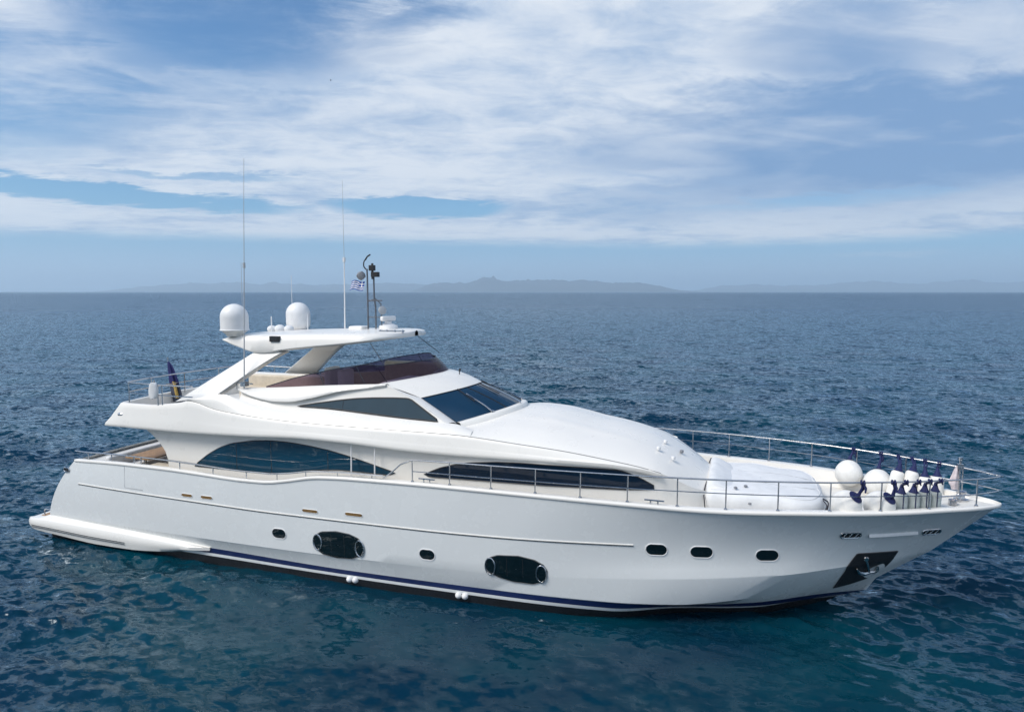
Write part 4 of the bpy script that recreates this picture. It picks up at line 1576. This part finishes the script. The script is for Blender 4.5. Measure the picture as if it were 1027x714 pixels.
mb = MB()
pth = [np.array([14.1, -3.26, 3.32]), np.array([14.35, -3.26, 3.50]), np.array([14.62, -3.265, 3.74])]
pth += [rail_pt(x, RAIL_Z) for x in np.concatenate([np.linspace(14.95, 28.9, 60), np.linspace(28.9, 29.62, 14)[1:]])]
pth2 = [p * np.array([1, -1, 1]) for p in pth[::-1]]
mb.tube(pth + [np.array([29.68, 0, RAIL_Z(29.68)])] + pth2, 0.021, 8)
gr = mb.out('guard_rail', M_STEEL, yacht)
mb = MB()
for sd_ in (1, -1):
    mb.tube([rail_pt(x, MID_Z) * np.array([1, sd_, 1]) for x in np.linspace(14.98, 27.8, 60)], 0.013, 6)
mb.out('middle_rail', M_STEEL, gr)
mb = MB()
pth = [rail_pt(x, lambda q: 3.50 + 0 * q) for x in np.linspace(28.0, 29.62, 24)]
mb.tube(pth + [np.array([29.68, 0, 3.50])] + [p * np.array([1, -1, 1]) for p in pth[::-1]], 0.018, 8)
mb.out('bow_rail', M_STEEL, gr)
for x in posts_fwd:
    for sd_ in (1, -1):
        d_ = MB()
        p = rail_pt(x, RAIL_Z)
        e0 = deck_edge(x, 0.11)
        d_.tube([np.array([x, e0[1], e0[2] - 0.02]) * np.array([1, sd_, 1]), p * np.array([1, sd_, 1])], 0.018, 6)
        d_.lathe([(0.045, -0.0), (0.045, 0.03), (0.02, 0.05)], x, e0[1] * sd_, e0[2] - 0.005, 10)
        d_.out('stanchion', M_STEEL, gr)
# low hand rail on the aft bulwark
HZ = lambda x: float(sh_z(x)) + np.interp(x, [2.35, 3, 10, 11, 12.2, 14.1], [0.30, 0.27, 0.25, 0.20, 0.15, 0.14])
for sd_ in (1, -1):
    mb = MB()
    mb.tube([np.array([x, -(float(sh_y(x)) - 0.08) * sd_, HZ(x)]) for x in np.linspace(2.35, 14.1, 60)], 0.027, 8)
    hr = mb.out('hand_rail', M_STEEL, yacht)
    for x in (2.95, 4.05, 5.05, 5.35, 6.95, 8.25, 9.5, 10.6, 11.6, 12.65, 13.75):
        d_ = MB()
        d_.tube([(x, -(float(sh_y(x)) - 0.08) * sd_, float(sh_z(x)) + 0.01), (x, -(float(sh_y(x)) - 0.08) * sd_, HZ(x))], 0.018, 6)
        d_.out('stanchion', M_STEEL, hr)
# struts from the side deck to the overhang
for sd_ in (1, -1):
    for x_ in (12.82, 13.58):
        d_ = MB()
        d_.tube([(x_, -2.86 * sd_, 3.05), (x_, -2.82 * sd_, 4.15)], 0.020, 8)
        d_.out('overhang_strut', M_RUBW, shell)
# upper deck rail
fr_ = [(7.2, -2.83, 5.50), (6.4, -2.84, 5.50), (5.5, -2.85, 5.51), (4.75, -2.80, 5.52)]
cor = spline([(4.75, -2.80, 5.52), (4.52, -2.72, 5.52), (4.36, -2.45, 5.52), (4.22, -1.3, 5.52), (4.18, 0, 5.52)], 30)
half = fr_[:-1] + [tuple(p) for p in cor]
full = [np.array(p) for p in half] + [np.array(p) * np.array([1, -1, 1]) for p in half[::-1][1:]]
mb = MB()
mb.tube(full, 0.026, 8)
ur = mb.out('upper_deck_rail', M_STEEL, yacht)
mb = MB()
mb.tube([p + np.array([0, 0, -0.33]) for p in full], 0.018, 6)
mb.out('middle_rail', M_STEEL, ur)
for p in ((4.52, -2.72), (5.85, -2.85), (6.02, -2.85), (4.30, -1.6), (4.18, 0.0), (4.30, 1.6), (4.52, 2.72), (5.9, 2.85), (6.9, 2.83)):
    d_ = MB()
    d_.tube([(p[0], p[1], 4.78), (p[0], p[1], 5.52)], 0.019, 6)
    d_.out('stanchion', M_STEEL, ur)

# deck cleats on the gunwale
for x in (15.4, 21.45):
    for sd_ in (1, -1):
        d_ = MB()
        y_ = -(float(sh_y(x)) - 0.13) * sd_
        z_ = float(sh_z(x)) + 0.03
        d_.tube([(x - 0.09, y_, z_ - 0.01), (x - 0.09, y_, z_ + 0.09)], 0.022, 6)
        d_.tube([(x + 0.09, y_, z_ - 0.01), (x + 0.09, y_, z_ + 0.09)], 0.022, 6)
        d_.tube([(x - 0.24, y_, z_ + 0.10), (x + 0.24, y_, z_ + 0.10)], 0.020, 6)
        d_.out('cleat', M_STEEL, yacht)
# windlass on the bow deck
d_ = MB()
d_.lathe([(0.17, 0), (0.17, 0.04), (0.10, 0.06), (0.08, 0.14), (0.12, 0.20), (0.12, 0.24), (0.06, 0.26)], 28.85, 0.16, 3.12, 20)
d_.lathe([(0.10, 0), (0.10, 0.12), (0.05, 0.14)], 28.55, -0.30, 3.12, 16)
d_.out('windlass', M_STEEL, yacht)
# bow step between the well and the raised bow deck
mb = MB()
mb.grid([np.array([(27.98, y, 2.78), (27.98, y, 3.10), (28.02, y, 3.115)]) for y in np.linspace(-0.78, 0.78, 7)])
mb.out('bow_step', M_GEL, yacht)

# cockpit coaming across the stern
mb = MB()
mb.box(2.15, 2.75, -2.7, 2.7, 1.98, 2.72)
bevel(mb.out('stern_coaming', M_GEL, yacht), 0.12, 4)
mb = MB()
mb.box(2.78, 3.35, -2.2, 2.2, 2.0, 2.42)
mb.box(2.70, 2.92, -2.2, 2.2, 2.38, 2.80)
bevel(mb.out('stern_sofa', M_WFAB, yacht), 0.08)
mb = MB()
mb.box(4.9, 5.9, -2.55, -2.05, 2.0, 2.75)
bevel(mb.out('side_locker', M_BEIGE, yacht), 0.05)

# ------------------------------------------------------------------ loose things on board
# cockpit table
tb = empty('cockpit_table')
place(tb, 3.75, -1.0, 2.02)
props(tb, 'brown teak table in the open stern cockpit below the upper deck overhang', 'table')
d_ = MB()
d_.slab(roundpoly([(-0.55, -0.85), (0.55, -0.85), (0.55, 0.85), (-0.55, 0.85)], 0.08), 0.68, 0.73)
bevel(d_.out('table_top', M_TEAK, tb, smooth=False), 0.012)
for s in (-0.5, 0.5):
    d_ = MB()
    d_.lathe([(0.20, 0), (0.20, 0.02), (0.05, 0.05), (0.05, 0.64), (0.14, 0.675)], 0, s, 0, 18)
    d_.out('leg', M_STEEL, tb)
# wicker style cube chair next to it
ch = empty('cockpit_chair')
place(ch, 4.75, -1.35, 2.02)
props(ch, 'brown box-shaped cockpit chair forward of the teak table, behind the low stern handrail', 'chair')
d_ = MB()
d_.box(-0.33, 0.33, -0.34, 0.34, 0.0, 0.42)
bevel(d_.out('seat', mat('brown_weave', (0.115, 0.085, 0.058), 0.8, vary=0.4, vscale=30, bump=0.6, bscale=70), ch), 0.03)
d_ = MB()
d_.box(0.20, 0.34, -0.34, 0.34, 0.40, 0.80)
bevel(d_.out('backrest', MATS['brown_weave'], ch), 0.04)

# covered sunpad on the foredeck
sp = empty('sunpad')
place(sp, 24.1, 0, 2.79)
props(sp, 'big white covered sunpad lying on the foredeck in front of the sloping coachroof', 'sunpad')
pl = roundpoly([(-1.5, -1.72), (1.05, -1.72), (1.42, -1.2), (1.48, 0), (1.42, 1.2), (1.05, 1.72), (-1.5, 1.72)], [0.15, 0.5, 0.4, 0.4, 0.4, 0.5, 0.15], 6)
P_ = thick(pl, 96)
c_ = np.array([-0.1, 0.0])
rows = []
rg = np.random.default_rng(4)
ph1 = rg.uniform(0, 6.28, 6)
for k, z in ((0.97, 0.0), (1.0, 0.10), (1.01, 0.28), (1.0, 0.40), (0.97, 0.48), (0.92, 0.525), (0.8, 0.55), (0.6, 0.56), (0.4, 0.562), (0.2, 0.56), (0.01, 0.558)):
    q = c_ + (P_ - c_) * k
    th_ = np.arctan2(q[:, 1], q[:, 0])
    wr = 0.012 * (np.sin(9 * th_ + ph1[0]) + np.sin(17 * th_ + ph1[1]) * 0.6) * (1 if z < 0.55 else 0.5)
    sag = 0.02 * np.sin(q[:, 0] * 4 + ph1[2]) * np.sin(q[:, 1] * 3 + ph1[3])
    zz = z - 0.10 * np.clip((q[:, 0] + 0.2) / 1.6, 0, 1) * (z > 0.2) + (sag if z > 0.5 else 0)
    rows.append(np.stack([q[:, 0] * (1 + wr), q[:, 1] * (1 + wr), zz + 0 * th_], 1))
d_ = MB()
d_.grid(rows, closed=True)
mc_ = d_.out('mattress_cover', M_WFAB, sp, angle=60)
d_ = MB()
d_.tube([tuple(p + np.array([0, 0, 0.006])) for p in rows[5]], 0.011, 6, closed=True)
d_.out('piping', M_RUBW, mc_)
for yv in (-0.55, 0.55):
    d_ = MB()
    d_.tube([(xv, yv + 0.004 * math.sin(9 * xv), 0.562 - 0.10 * min(1, max(0, (xv + 0.2) / 1.6)) + 0.02 * math.sin(4 * xv + ph1[2]) * math.sin(3 * yv + ph1[3])) for xv in np.linspace(-0.7, 1.25, 24)], 0.007, 5)
    d_.out('seam', M_WGREY, mc_)
rows = []
yy = np.linspace(-1.45, 1.45, 30)
sec_ = [(-1.46, 0.42), (-1.47, 0.62), (-1.43, 0.735), (-1.34, 0.765), (-1.24, 0.745), (-1.05, 0.66), (-0.82, 0.545), (-0.74, 0.50), (-0.75, 0.42)]
for px_, pz_ in sec_:
    rr = (np.abs(yy) / 1.45)**10
    rows.append(np.stack([px_ + 0.012 * np.sin(yy * 5 + px_ * 9), yy, pz_ - 0.12 * rr * (pz_ > 0.5) + 0.008 * np.sin(yy * 8 + px_ * 5)], 1))
d_ = MB()
d_.grid(rows)
d_.f.append(tuple(i * 30 for i in range(len(sec_))))
d_.m.append(0)
d_.f.append(tuple(i * 30 + 29 for i in range(len(sec_))))
d_.m.append(0)
d_.out('backrest', M_WFAB, sp, angle=80)
d_ = MB()
ln_ = spline([(-1.47, 1.55, 0.62), (-1.50, 0.8, 0.66), (-1.52, 0.0, 0.66), (-1.50, -0.9, 0.60), (-1.53, -1.6, 0.42), (-1.50, -1.76, 0.18), (-1.48, -1.77, 0.02)], 40)
d_.tube(ln_, 0.016, 6)
d_.out('cover_cord', M_ROPE, sp)
for x_, y_ in ((-0.5, -1.2), (-0.75, -1.45), (-0.4, -1.72)):
    d_ = MB()
    d_.lathe([(0.045, -0.02), (0.05, 0.012), (0.02, 0.03)], x_, y_, 0.60 if y_ > -1.6 else 0.3, 10)
    d_.out('buckle', M_GREY, sp)
d_ = MB()
d_.tube(spline([(1.36, -1.2, 0.44), (1.50, -1.1, 0.30), (1.42, -1.28, 0.02)], 12), 0.018, 6)
d_.tube(spline([(1.36, -1.2, 0.40), (1.44, -1.34, 0.28), (1.30, -1.42, 0.02)], 12), 0.014, 6)
d_.out('tie_down', M_ROPE, sp)


# fenders
def ball_fender(x, y, z, r, tie, label, lean, front):
    """tie is the point on the rail, in the yacht's axes"""
    e_ = empty('ball_fender')
    place(e_, x, y, z)
    props(e_, label, 'fender', 'ball fenders stowed along the bow rails')
    a = Vector(lean).normalized()
    d_ = MB()
    prof = []
    for t in np.linspace(-np.pi / 2 + 0.02, np.pi / 2 - 0.25, 18):
        h = math.sin(t)
        prof.append((r * math.cos(t) * (1 - 0.05 * max(h, 0)), r * h * (1.0 + 0.06 * max(h, 0))))
    d_.lathe(prof, 0, 0, 0, 32, ax=a)
    b_ = d_.out('ball', M_FEND, e_, angle=60)
    d_ = MB()
    k = 0.47 if front else 0.34
    prof = []
    for t in np.linspace(math.acos(k), np.pi / 2 - 0.16, 7):
        prof.append((r * 1.025 * math.cos(t) * 0.96 + 0.004, r * math.sin(t) * 1.085))
    prof += [(r * 0.16, r * 1.18), (r * 0.10, r * 1.34), (0.03, r * 1.40)]
    d_.lathe(prof, 0, 0, 0, 24, ax=a)
    d_.out('navy_cap', M_NROPE, e_, angle=60)
    p0 = np.array(a) * r * 1.36
    tp = np.array([tie[0] - x, tie[1] - y, tie[2] - z])
    d_ = MB()
    mid = (p0 + tp) / 2
    d_.tube([p0 * 0.92, mid + np.array([0.015, 0, 0]), tp], [0.042, 0.024, 0.030], 8)
    d_.tube([p0, mid + np.array([0.06, 0.02, -0.02]), tp + np.array([0.05, 0, 0])], 0.020, 6)
    th_ = np.linspace(0, 2 * np.pi, 12, endpoint=False)
    for q in (-0.03, 0.03):
        d_.tube([tp + np.array([q, 0.045 * math.cos(t), 0.045 * math.sin(t)]) for t in th_], 0.022, 6, closed=True)
    d_.tube([tp, tp + np.array([0.07, -0.02, -0.13]), tp + np.array([0.06, -0.03, -0.24])], [0.03, 0.028, 0.02], 6)
    d_.out('rope', M_NROPE, e_)


def cyl_fender(x, y, z, r, L_, tie, label, lean, m_, front):
    e_ = empty('cylinder_fender')
    place(e_, x, y, z)
    props(e_, label, 'fender', 'cylinder fenders stowed along the bow rails')
    a = Vector(lean).normalized()
    h = L_ / 2
    d_ = MB()
    prof = [(0.03, -h), (r * 0.7, -h + r * 0.12), (r * 0.95, -h + r * 0.4), (r, -h + r * 0.8), (r, 0), (r, h - r * 0.8), (r * 0.93, h - r * 0.35), (r * 0.62, h - r * 0.05), (r * 0.35, h + r * 0.05)]
    d_.lathe(prof, 0, 0, 0, 26, ax=a)
    d_.out('tube', m_, e_, angle=60)
    d_ = MB()
    top = h
    d_.lathe([(r * 0.74, top - r * 0.08), (r * 0.60, top + r * 0.05), (r * 0.42, top + r * 0.45), (r * 0.26, top + r * 1.0), (0.03, top + r * 1.3)], 0, 0, 0, 18, ax=a)
    d_.out('navy_cap', M_NROPE, e_, angle=60)
    p0 = np.array(a) * (top + r * 1.15)
    tp = np.array([tie[0] - x, tie[1] - y, tie[2] - z])
    d_ = MB()
    mid = (p0 + tp) / 2
    d_.tube([p0 * 0.92, mid + np.array([-0.02, 0, 0]), tp], [0.036, 0.022, 0.028], 8)
    d_.tube([p0, mid + np.array([0.05, 0.0, -0.01]), tp + np.array([0.04, 0, 0])], 0.018, 6)
    th_ = np.linspace(0, 2 * np.pi, 12, endpoint=False)
    for q in (-0.03, 0.025):
        d_.tube([tp + np.array([q, 0.042 * math.cos(t), 0.042 * math.sin(t)]) for t in th_], 0.02, 6, closed=True)
    d_.tube([tp, tp + np.array([0.05, 0.02, -0.10])], [0.026, 0.016], 6)
    if front:
        d_.tube([p0 * 0.98, np.array(a) * (top + r * 0.1) + np.array([0.02, -r * 0.9, 0]), np.array(a) * (top - r * 0.3) + np.array([0.02, -r * 1.02, 0]), np.array(a) * (top - r * 2.6) + np.array([0.03, -r * 1.03, 0])], 0.012, 5)
    d_.out('rope', M_NROPE, e_)


def rail_at(x, port):
    p = rail_pt(x, RAIL_Z)
    return (p[0], p[1] * (-1 if port else 1), p[2])


ball_fender(26.42, 1.52, 3.27, 0.365, rail_at(26.56, True), 'white ball fender tied to the far bow rail, the one nearer the sunpad', (0.10, 0.40, 0.9), False)
ball_fender(27.12, 1.20, 3.13, 0.375, rail_at(27.22, True), 'white ball fender tied to the far bow rail, next to the upright cylinder fenders', (0.10, 0.40, 0.9), False)
ball_fender(25.92, -1.72, 3.27, 0.36, rail_at(26.22, False), 'navy capped white ball fender inside the near bow rail, the one beside the sunpad', (0.52, -0.42, 0.74), True)
ball_fender(26.70, -1.42, 3.24, 0.36, rail_at(26.93, False), 'navy capped white ball fender inside the near bow rail, touching the row of cylinder fenders', (0.52, -0.45, 0.72), True)
for k, (x, zt_, xr, lab) in enumerate(((27.56, 3.60, 27.72, 'tall white cylinder fender tied to the far bow rail, nearest to the ball fenders'),
                                       (27.90, 3.63, 28.02, 'tall white cylinder fender tied to the far bow rail, second from the ball fenders'),
                                       (28.18, 3.51, 28.30, 'shorter white cylinder fender tied to the far bow rail, third from the ball fenders'),
                                       (28.46, 3.55, 28.60, 'shorter white cylinder fender tied to the far bow rail, nearest to the bow tip'))):
    L_ = 0.80 if k < 2 else 0.60
    y_ = 0.92 - 0.03 * k
    a = Vector((0.22 if k < 2 else 0.04, 0.16, 1)).normalized()
    zc0 = zt_ - a.z * L_ / 2
    cyl_fender(x - a.x * L_ / 2, y_ - a.y * L_ / 2, zc0 + 0.0, 0.168, L_, rail_at(xr - 0.10, True), lab, tuple(a), M_FEND, False)
for k, (x, lab) in enumerate(((27.20, 'greyish cylinder fender inside the near bow rail, touching the ball fender'),
                              (27.50, 'greyish cylinder fender inside the near bow rail, second from the ball fender'),
                              (27.77, 'greyish cylinder fender inside the near bow rail, third from the ball fender'),
                              (28.03, 'greyish cylinder fender inside the near bow rail, nearest to the bow tip'))):
    y_ = -(hull_y(x, 2.85) - 0.20)
    cyl_fender(x, y_, 3.18, 0.155, 0.76, rail_at(x + 0.03, False), lab, (0.02, -0.05, 1), M_FSHADE, True)


# flags
def flag_mesh(w, h, nx, nz, fold, seed, droop=0.0):
    rg = np.random.default_rng(seed)
    p = rg.uniform(0, 6.28, 4)
    rows = []
    for j in range(nz + 1):
        v = j / nz
        u = np.linspace(0, 1, nx + 1)
        x = -u * w
        y = fold * (np.sin(u * 9 + v * 2 + p[0]) * u + 0.5 * np.sin(u * 17 - v * 3 + p[1]) * u)
        z = -v * h - droop * u * u + 0.03 * np.sin(u * 6 + p[2])
        rows.append(np.stack([x, y, z], 1))
    return rows


fl = empty('stern_flag')
place(fl, 4.05, -0.35, 4.42)
props(fl, 'furled dark navy flag with a yellow patch on the upper deck stern staff', 'flag')
d_ = MB()
d_.tube([(-0.10, 0, 0), (-0.26, 0, 1.62)], 0.018, 8)
d_.lathe([(0.03, 0), (0.03, 0.05)], -0.26, 0, 1.62, 8)
d_.out('flagstaff', M_STEEL, fl)
rows = []
for j, v in enumerate(np.linspace(0, 1, 26)):
    th_ = np.linspace(0, 2 * np.pi, 22, endpoint=False)
    wd = np.interp(v, [0, 0.1, 0.4, 0.75, 1.0], [0.03, 0.09, 0.15, 0.20, 0.17])
    rad_ = wd * (1 + 0.35 * np.sin(5 * th_ + v * 2) + 0.15 * np.sin(9 * th_ - v * 4))
    cx = -0.25 + 0.30 * v
    rows.append(np.stack([cx + rad_ * np.cos(th_) * 0.9 + wd * 0.5, rad_ * np.sin(th_) * 0.5, 1.52 - v * 1.46 + 0 * th_], 1))
d_ = MB()
d_.grid(rows[:15], 0, closed=True)
d_.out('navy_cloth', mat('flag_navy', (0.010, 0.014, 0.10), 0.8, vary=0.2, vscale=8), fl, angle=80)
d_ = MB()
d_.grid([r + np.array([0.0, 0, 0]) for r in rows[13:]], 0, closed=True)
d_.out('grey_cloth', mat('flag_grey', (0.045, 0.055, 0.085), 0.8, vary=0.3, vscale=8), fl, angle=80)  # lower cloth in a duller grey
d_ = MB()
d_.grid([r[15:21] * np.array([1.0, 1.12, 1]) + np.array([0.05, -0.02, 0]) for r in rows[12:23]])
d_.out('yellow_cloth', mat('flag_yellow', (0.42, 0.28, 0.07), 0.8, vary=0.3, vscale=8), fl, angle=80)

gf = flag_mesh(0.46, 0.30, 18, 9, 0.03, 5, 0.10)
gm = bpy.data.materials.new('striped_flag_cloth')
gm.use_nodes = True
q = NT(gm.node_tree)
uvn = q.n('ShaderNodeAttribute', attribute_name='cloth')
ux, vx, _z = q.sep(uvn.outputs['Vector'])
stripe = q.m('GREATER_THAN', q.m('MODULO', q.mul(vx, 4.5), 1.0), 0.5)
canton = q.m('MULTIPLY', q.m('LESS_THAN', ux, 0.37), q.m('LESS_THAN', vx, 0.555))
cross = q.m('MAXIMUM', q.m('LESS_THAN', q.m('ABSOLUTE', q.sub(ux, 0.185)), 0.037), q.m('LESS_THAN', q.m('ABSOLUTE', q.sub(vx, 0.277)), 0.055))
white = q.add(q.mul(canton, cross), q.mul(q.sub(1.0, canton), stripe))
pb = q.n('ShaderNodeBsdfPrincipled')
q.put(pb.inputs['Base Color'], q.mix(white, (0.008, 0.06, 0.33), (0.75, 0.75, 0.76)))
pb.inputs['Roughness'].default_value = 0.8
q.t.links.new(pb.outputs[0], q.n('ShaderNodeOutputMaterial').inputs[0])
d_ = MB()
d_.grid(gf)
go = d_.out('courtesy_flag', gm, None, angle=80, recalc=False)
at = go.data.attributes.new('cloth', 'FLOAT_VECTOR', 'POINT')
uv = []
for j in range(10):
    for i in range(19):
        uv += [i / 18, j / 9, 0.0]
at.data.foreach_set('vector', uv)
place(go, 11.74, -0.04, 8.78)
go.rotation_euler = (0, R(12), -TH + R(8))
props(go, 'small blue and white striped flag with a white cross flying below the masthead', 'flag')

jf = empty('bow_flag')
place(jf, 28.70, 0.0, 3.12)
props(jf, 'pale pink and white flag drooping on the short staff at the bow tip', 'flag')
d_ = MB()
d_.tube([(0.05, 0, 0), (0.05, 0, 1.12)], 0.030, 8)
d_.lathe([(0.06, 0), (0.06, 0.16), (0.04, 0.2)], 0.05, 0, 0, 12)
d_.lathe([(0.05, -0.05), (0.05, 0.03)], 0.05, 0, 1.12, 10)
d_.box(-0.02, 0.12, -0.05, 0.05, 0.86, 0.98)
d_.out('flagstaff', M_STEEL, jf)
rows = []
for v in np.linspace(0, 1, 14):
    th_ = np.linspace(0, 2 * np.pi, 18, endpoint=False)
    wd = np.interp(v, [0, 0.2, 0.75, 0.8, 1.0], [0.02, 0.05, 0.10, 0.075, 0.06])
    rad_ = wd * (1 + 0.3 * np.sin(4 * th_ + 2 * v))
    rows.append(np.stack([0.0 - wd * 0.7 + rad_ * np.cos(th_), rad_ * np.sin(th_) * 0.5, 0.93 - v * 0.62 + 0 * th_], 1))
d_ = MB()
d_.grid(rows, closed=True)
d_.out('cloth', mat('pink_white_cloth', (0.66, 0.58, 0.60), 0.8, vary=0.25, vscale=7), jf, angle=80)

# life buoy pouch on the upper rail
lb_ = empty('lifebuoy_pouch')
place(lb_, 5.72, -2.90, 5.10)
props(lb_, 'white lifebuoy pouch hanging on the upper deck side rail near the stern', 'lifebuoy')
d_ = MB()
rows = []
for v in np.linspace(0, 1, 9):
    th_ = np.linspace(0, 2 * np.pi, 20, endpoint=False)
    wx = np.interp(v, [0, 0.1, 0.5, 0.9, 1.0], [0.12, 0.17, 0.185, 0.13, 0.07])
    rows.append(np.stack([wx * np.cos(th_) + 0.02 * v, 0.09 * np.sin(th_), -0.02 + 0.50 * v + 0 * th_], 1))
d_.grid(rows, closed=True)
d_.f.append(tuple(range(20)))
d_.m.append(0)
d_.f.append(tuple(range(160, 180)))
d_.m.append(0)
d_.out('pouch', M_WFAB, lb_, angle=50)
d_ = MB()
d_.tube([(0.02, 0, 0.47), (0.03, 0.02, 0.56), (0.03, 0.07, 0.40)], 0.015, 6)
d_.out('strap', M_GREY, lb_)

# a gull far off in the sky
gb = MB()
gr_ = []
for s in np.linspace(-1, 1, 21):
    a = abs(s)
    zc1 = 0.10 * math.sin(min(a * 2.2, 1.57)) - 0.16 * max(a - 0.5, 0)
    ch_ = 0.20 * (1 - a)**0.6 + 0.02
    xo = -0.10 * a * a
    gr_.append(np.array([(xo + ch_ * 0.5, s * 0.62, zc1), (xo + ch_ * 0.15, s * 0.62, zc1 + 0.018 + 0.02 * (1 - a)), (xo - ch_ * 0.6, s * 0.62, zc1), (xo + ch_ * 0.1, s * 0.62, zc1 - 0.01)]))
gb.grid(gr_, closed=True)
gb.lathe([(0.01, -0.30), (0.05, -0.2), (0.085, 0.0), (0.07, 0.13), (0.05, 0.19), (0.055, 0.24), (0.03, 0.29), (0.012, 0.31), (0.004, 0.36)], 0, 0, 0.03, 14, ax=(1, 0, 0.05))
gb.add([(-0.25, -0.02, 0.03), (-0.25, 0.02, 0.03), (-0.48, 0.09, 0.02), (-0.48, -0.09, 0.02)], [(0, 1, 2, 3)])
gu = gb.out('seagull', mat('gull_plumage', (0.80, 0.82, 0.85), 0.8, vary=0.1, vscale=6), None, angle=60)
gu.location = ((337.5 - 513.5) / 685 * 210, 210, CAM_H + (292.5 - 88.5) / 685 * 210)
gu.rotation_euler = (R(14), R(-5), R(200))
props(gu, 'tiny grey gull gliding high in the clouds above the yacht', 'bird')
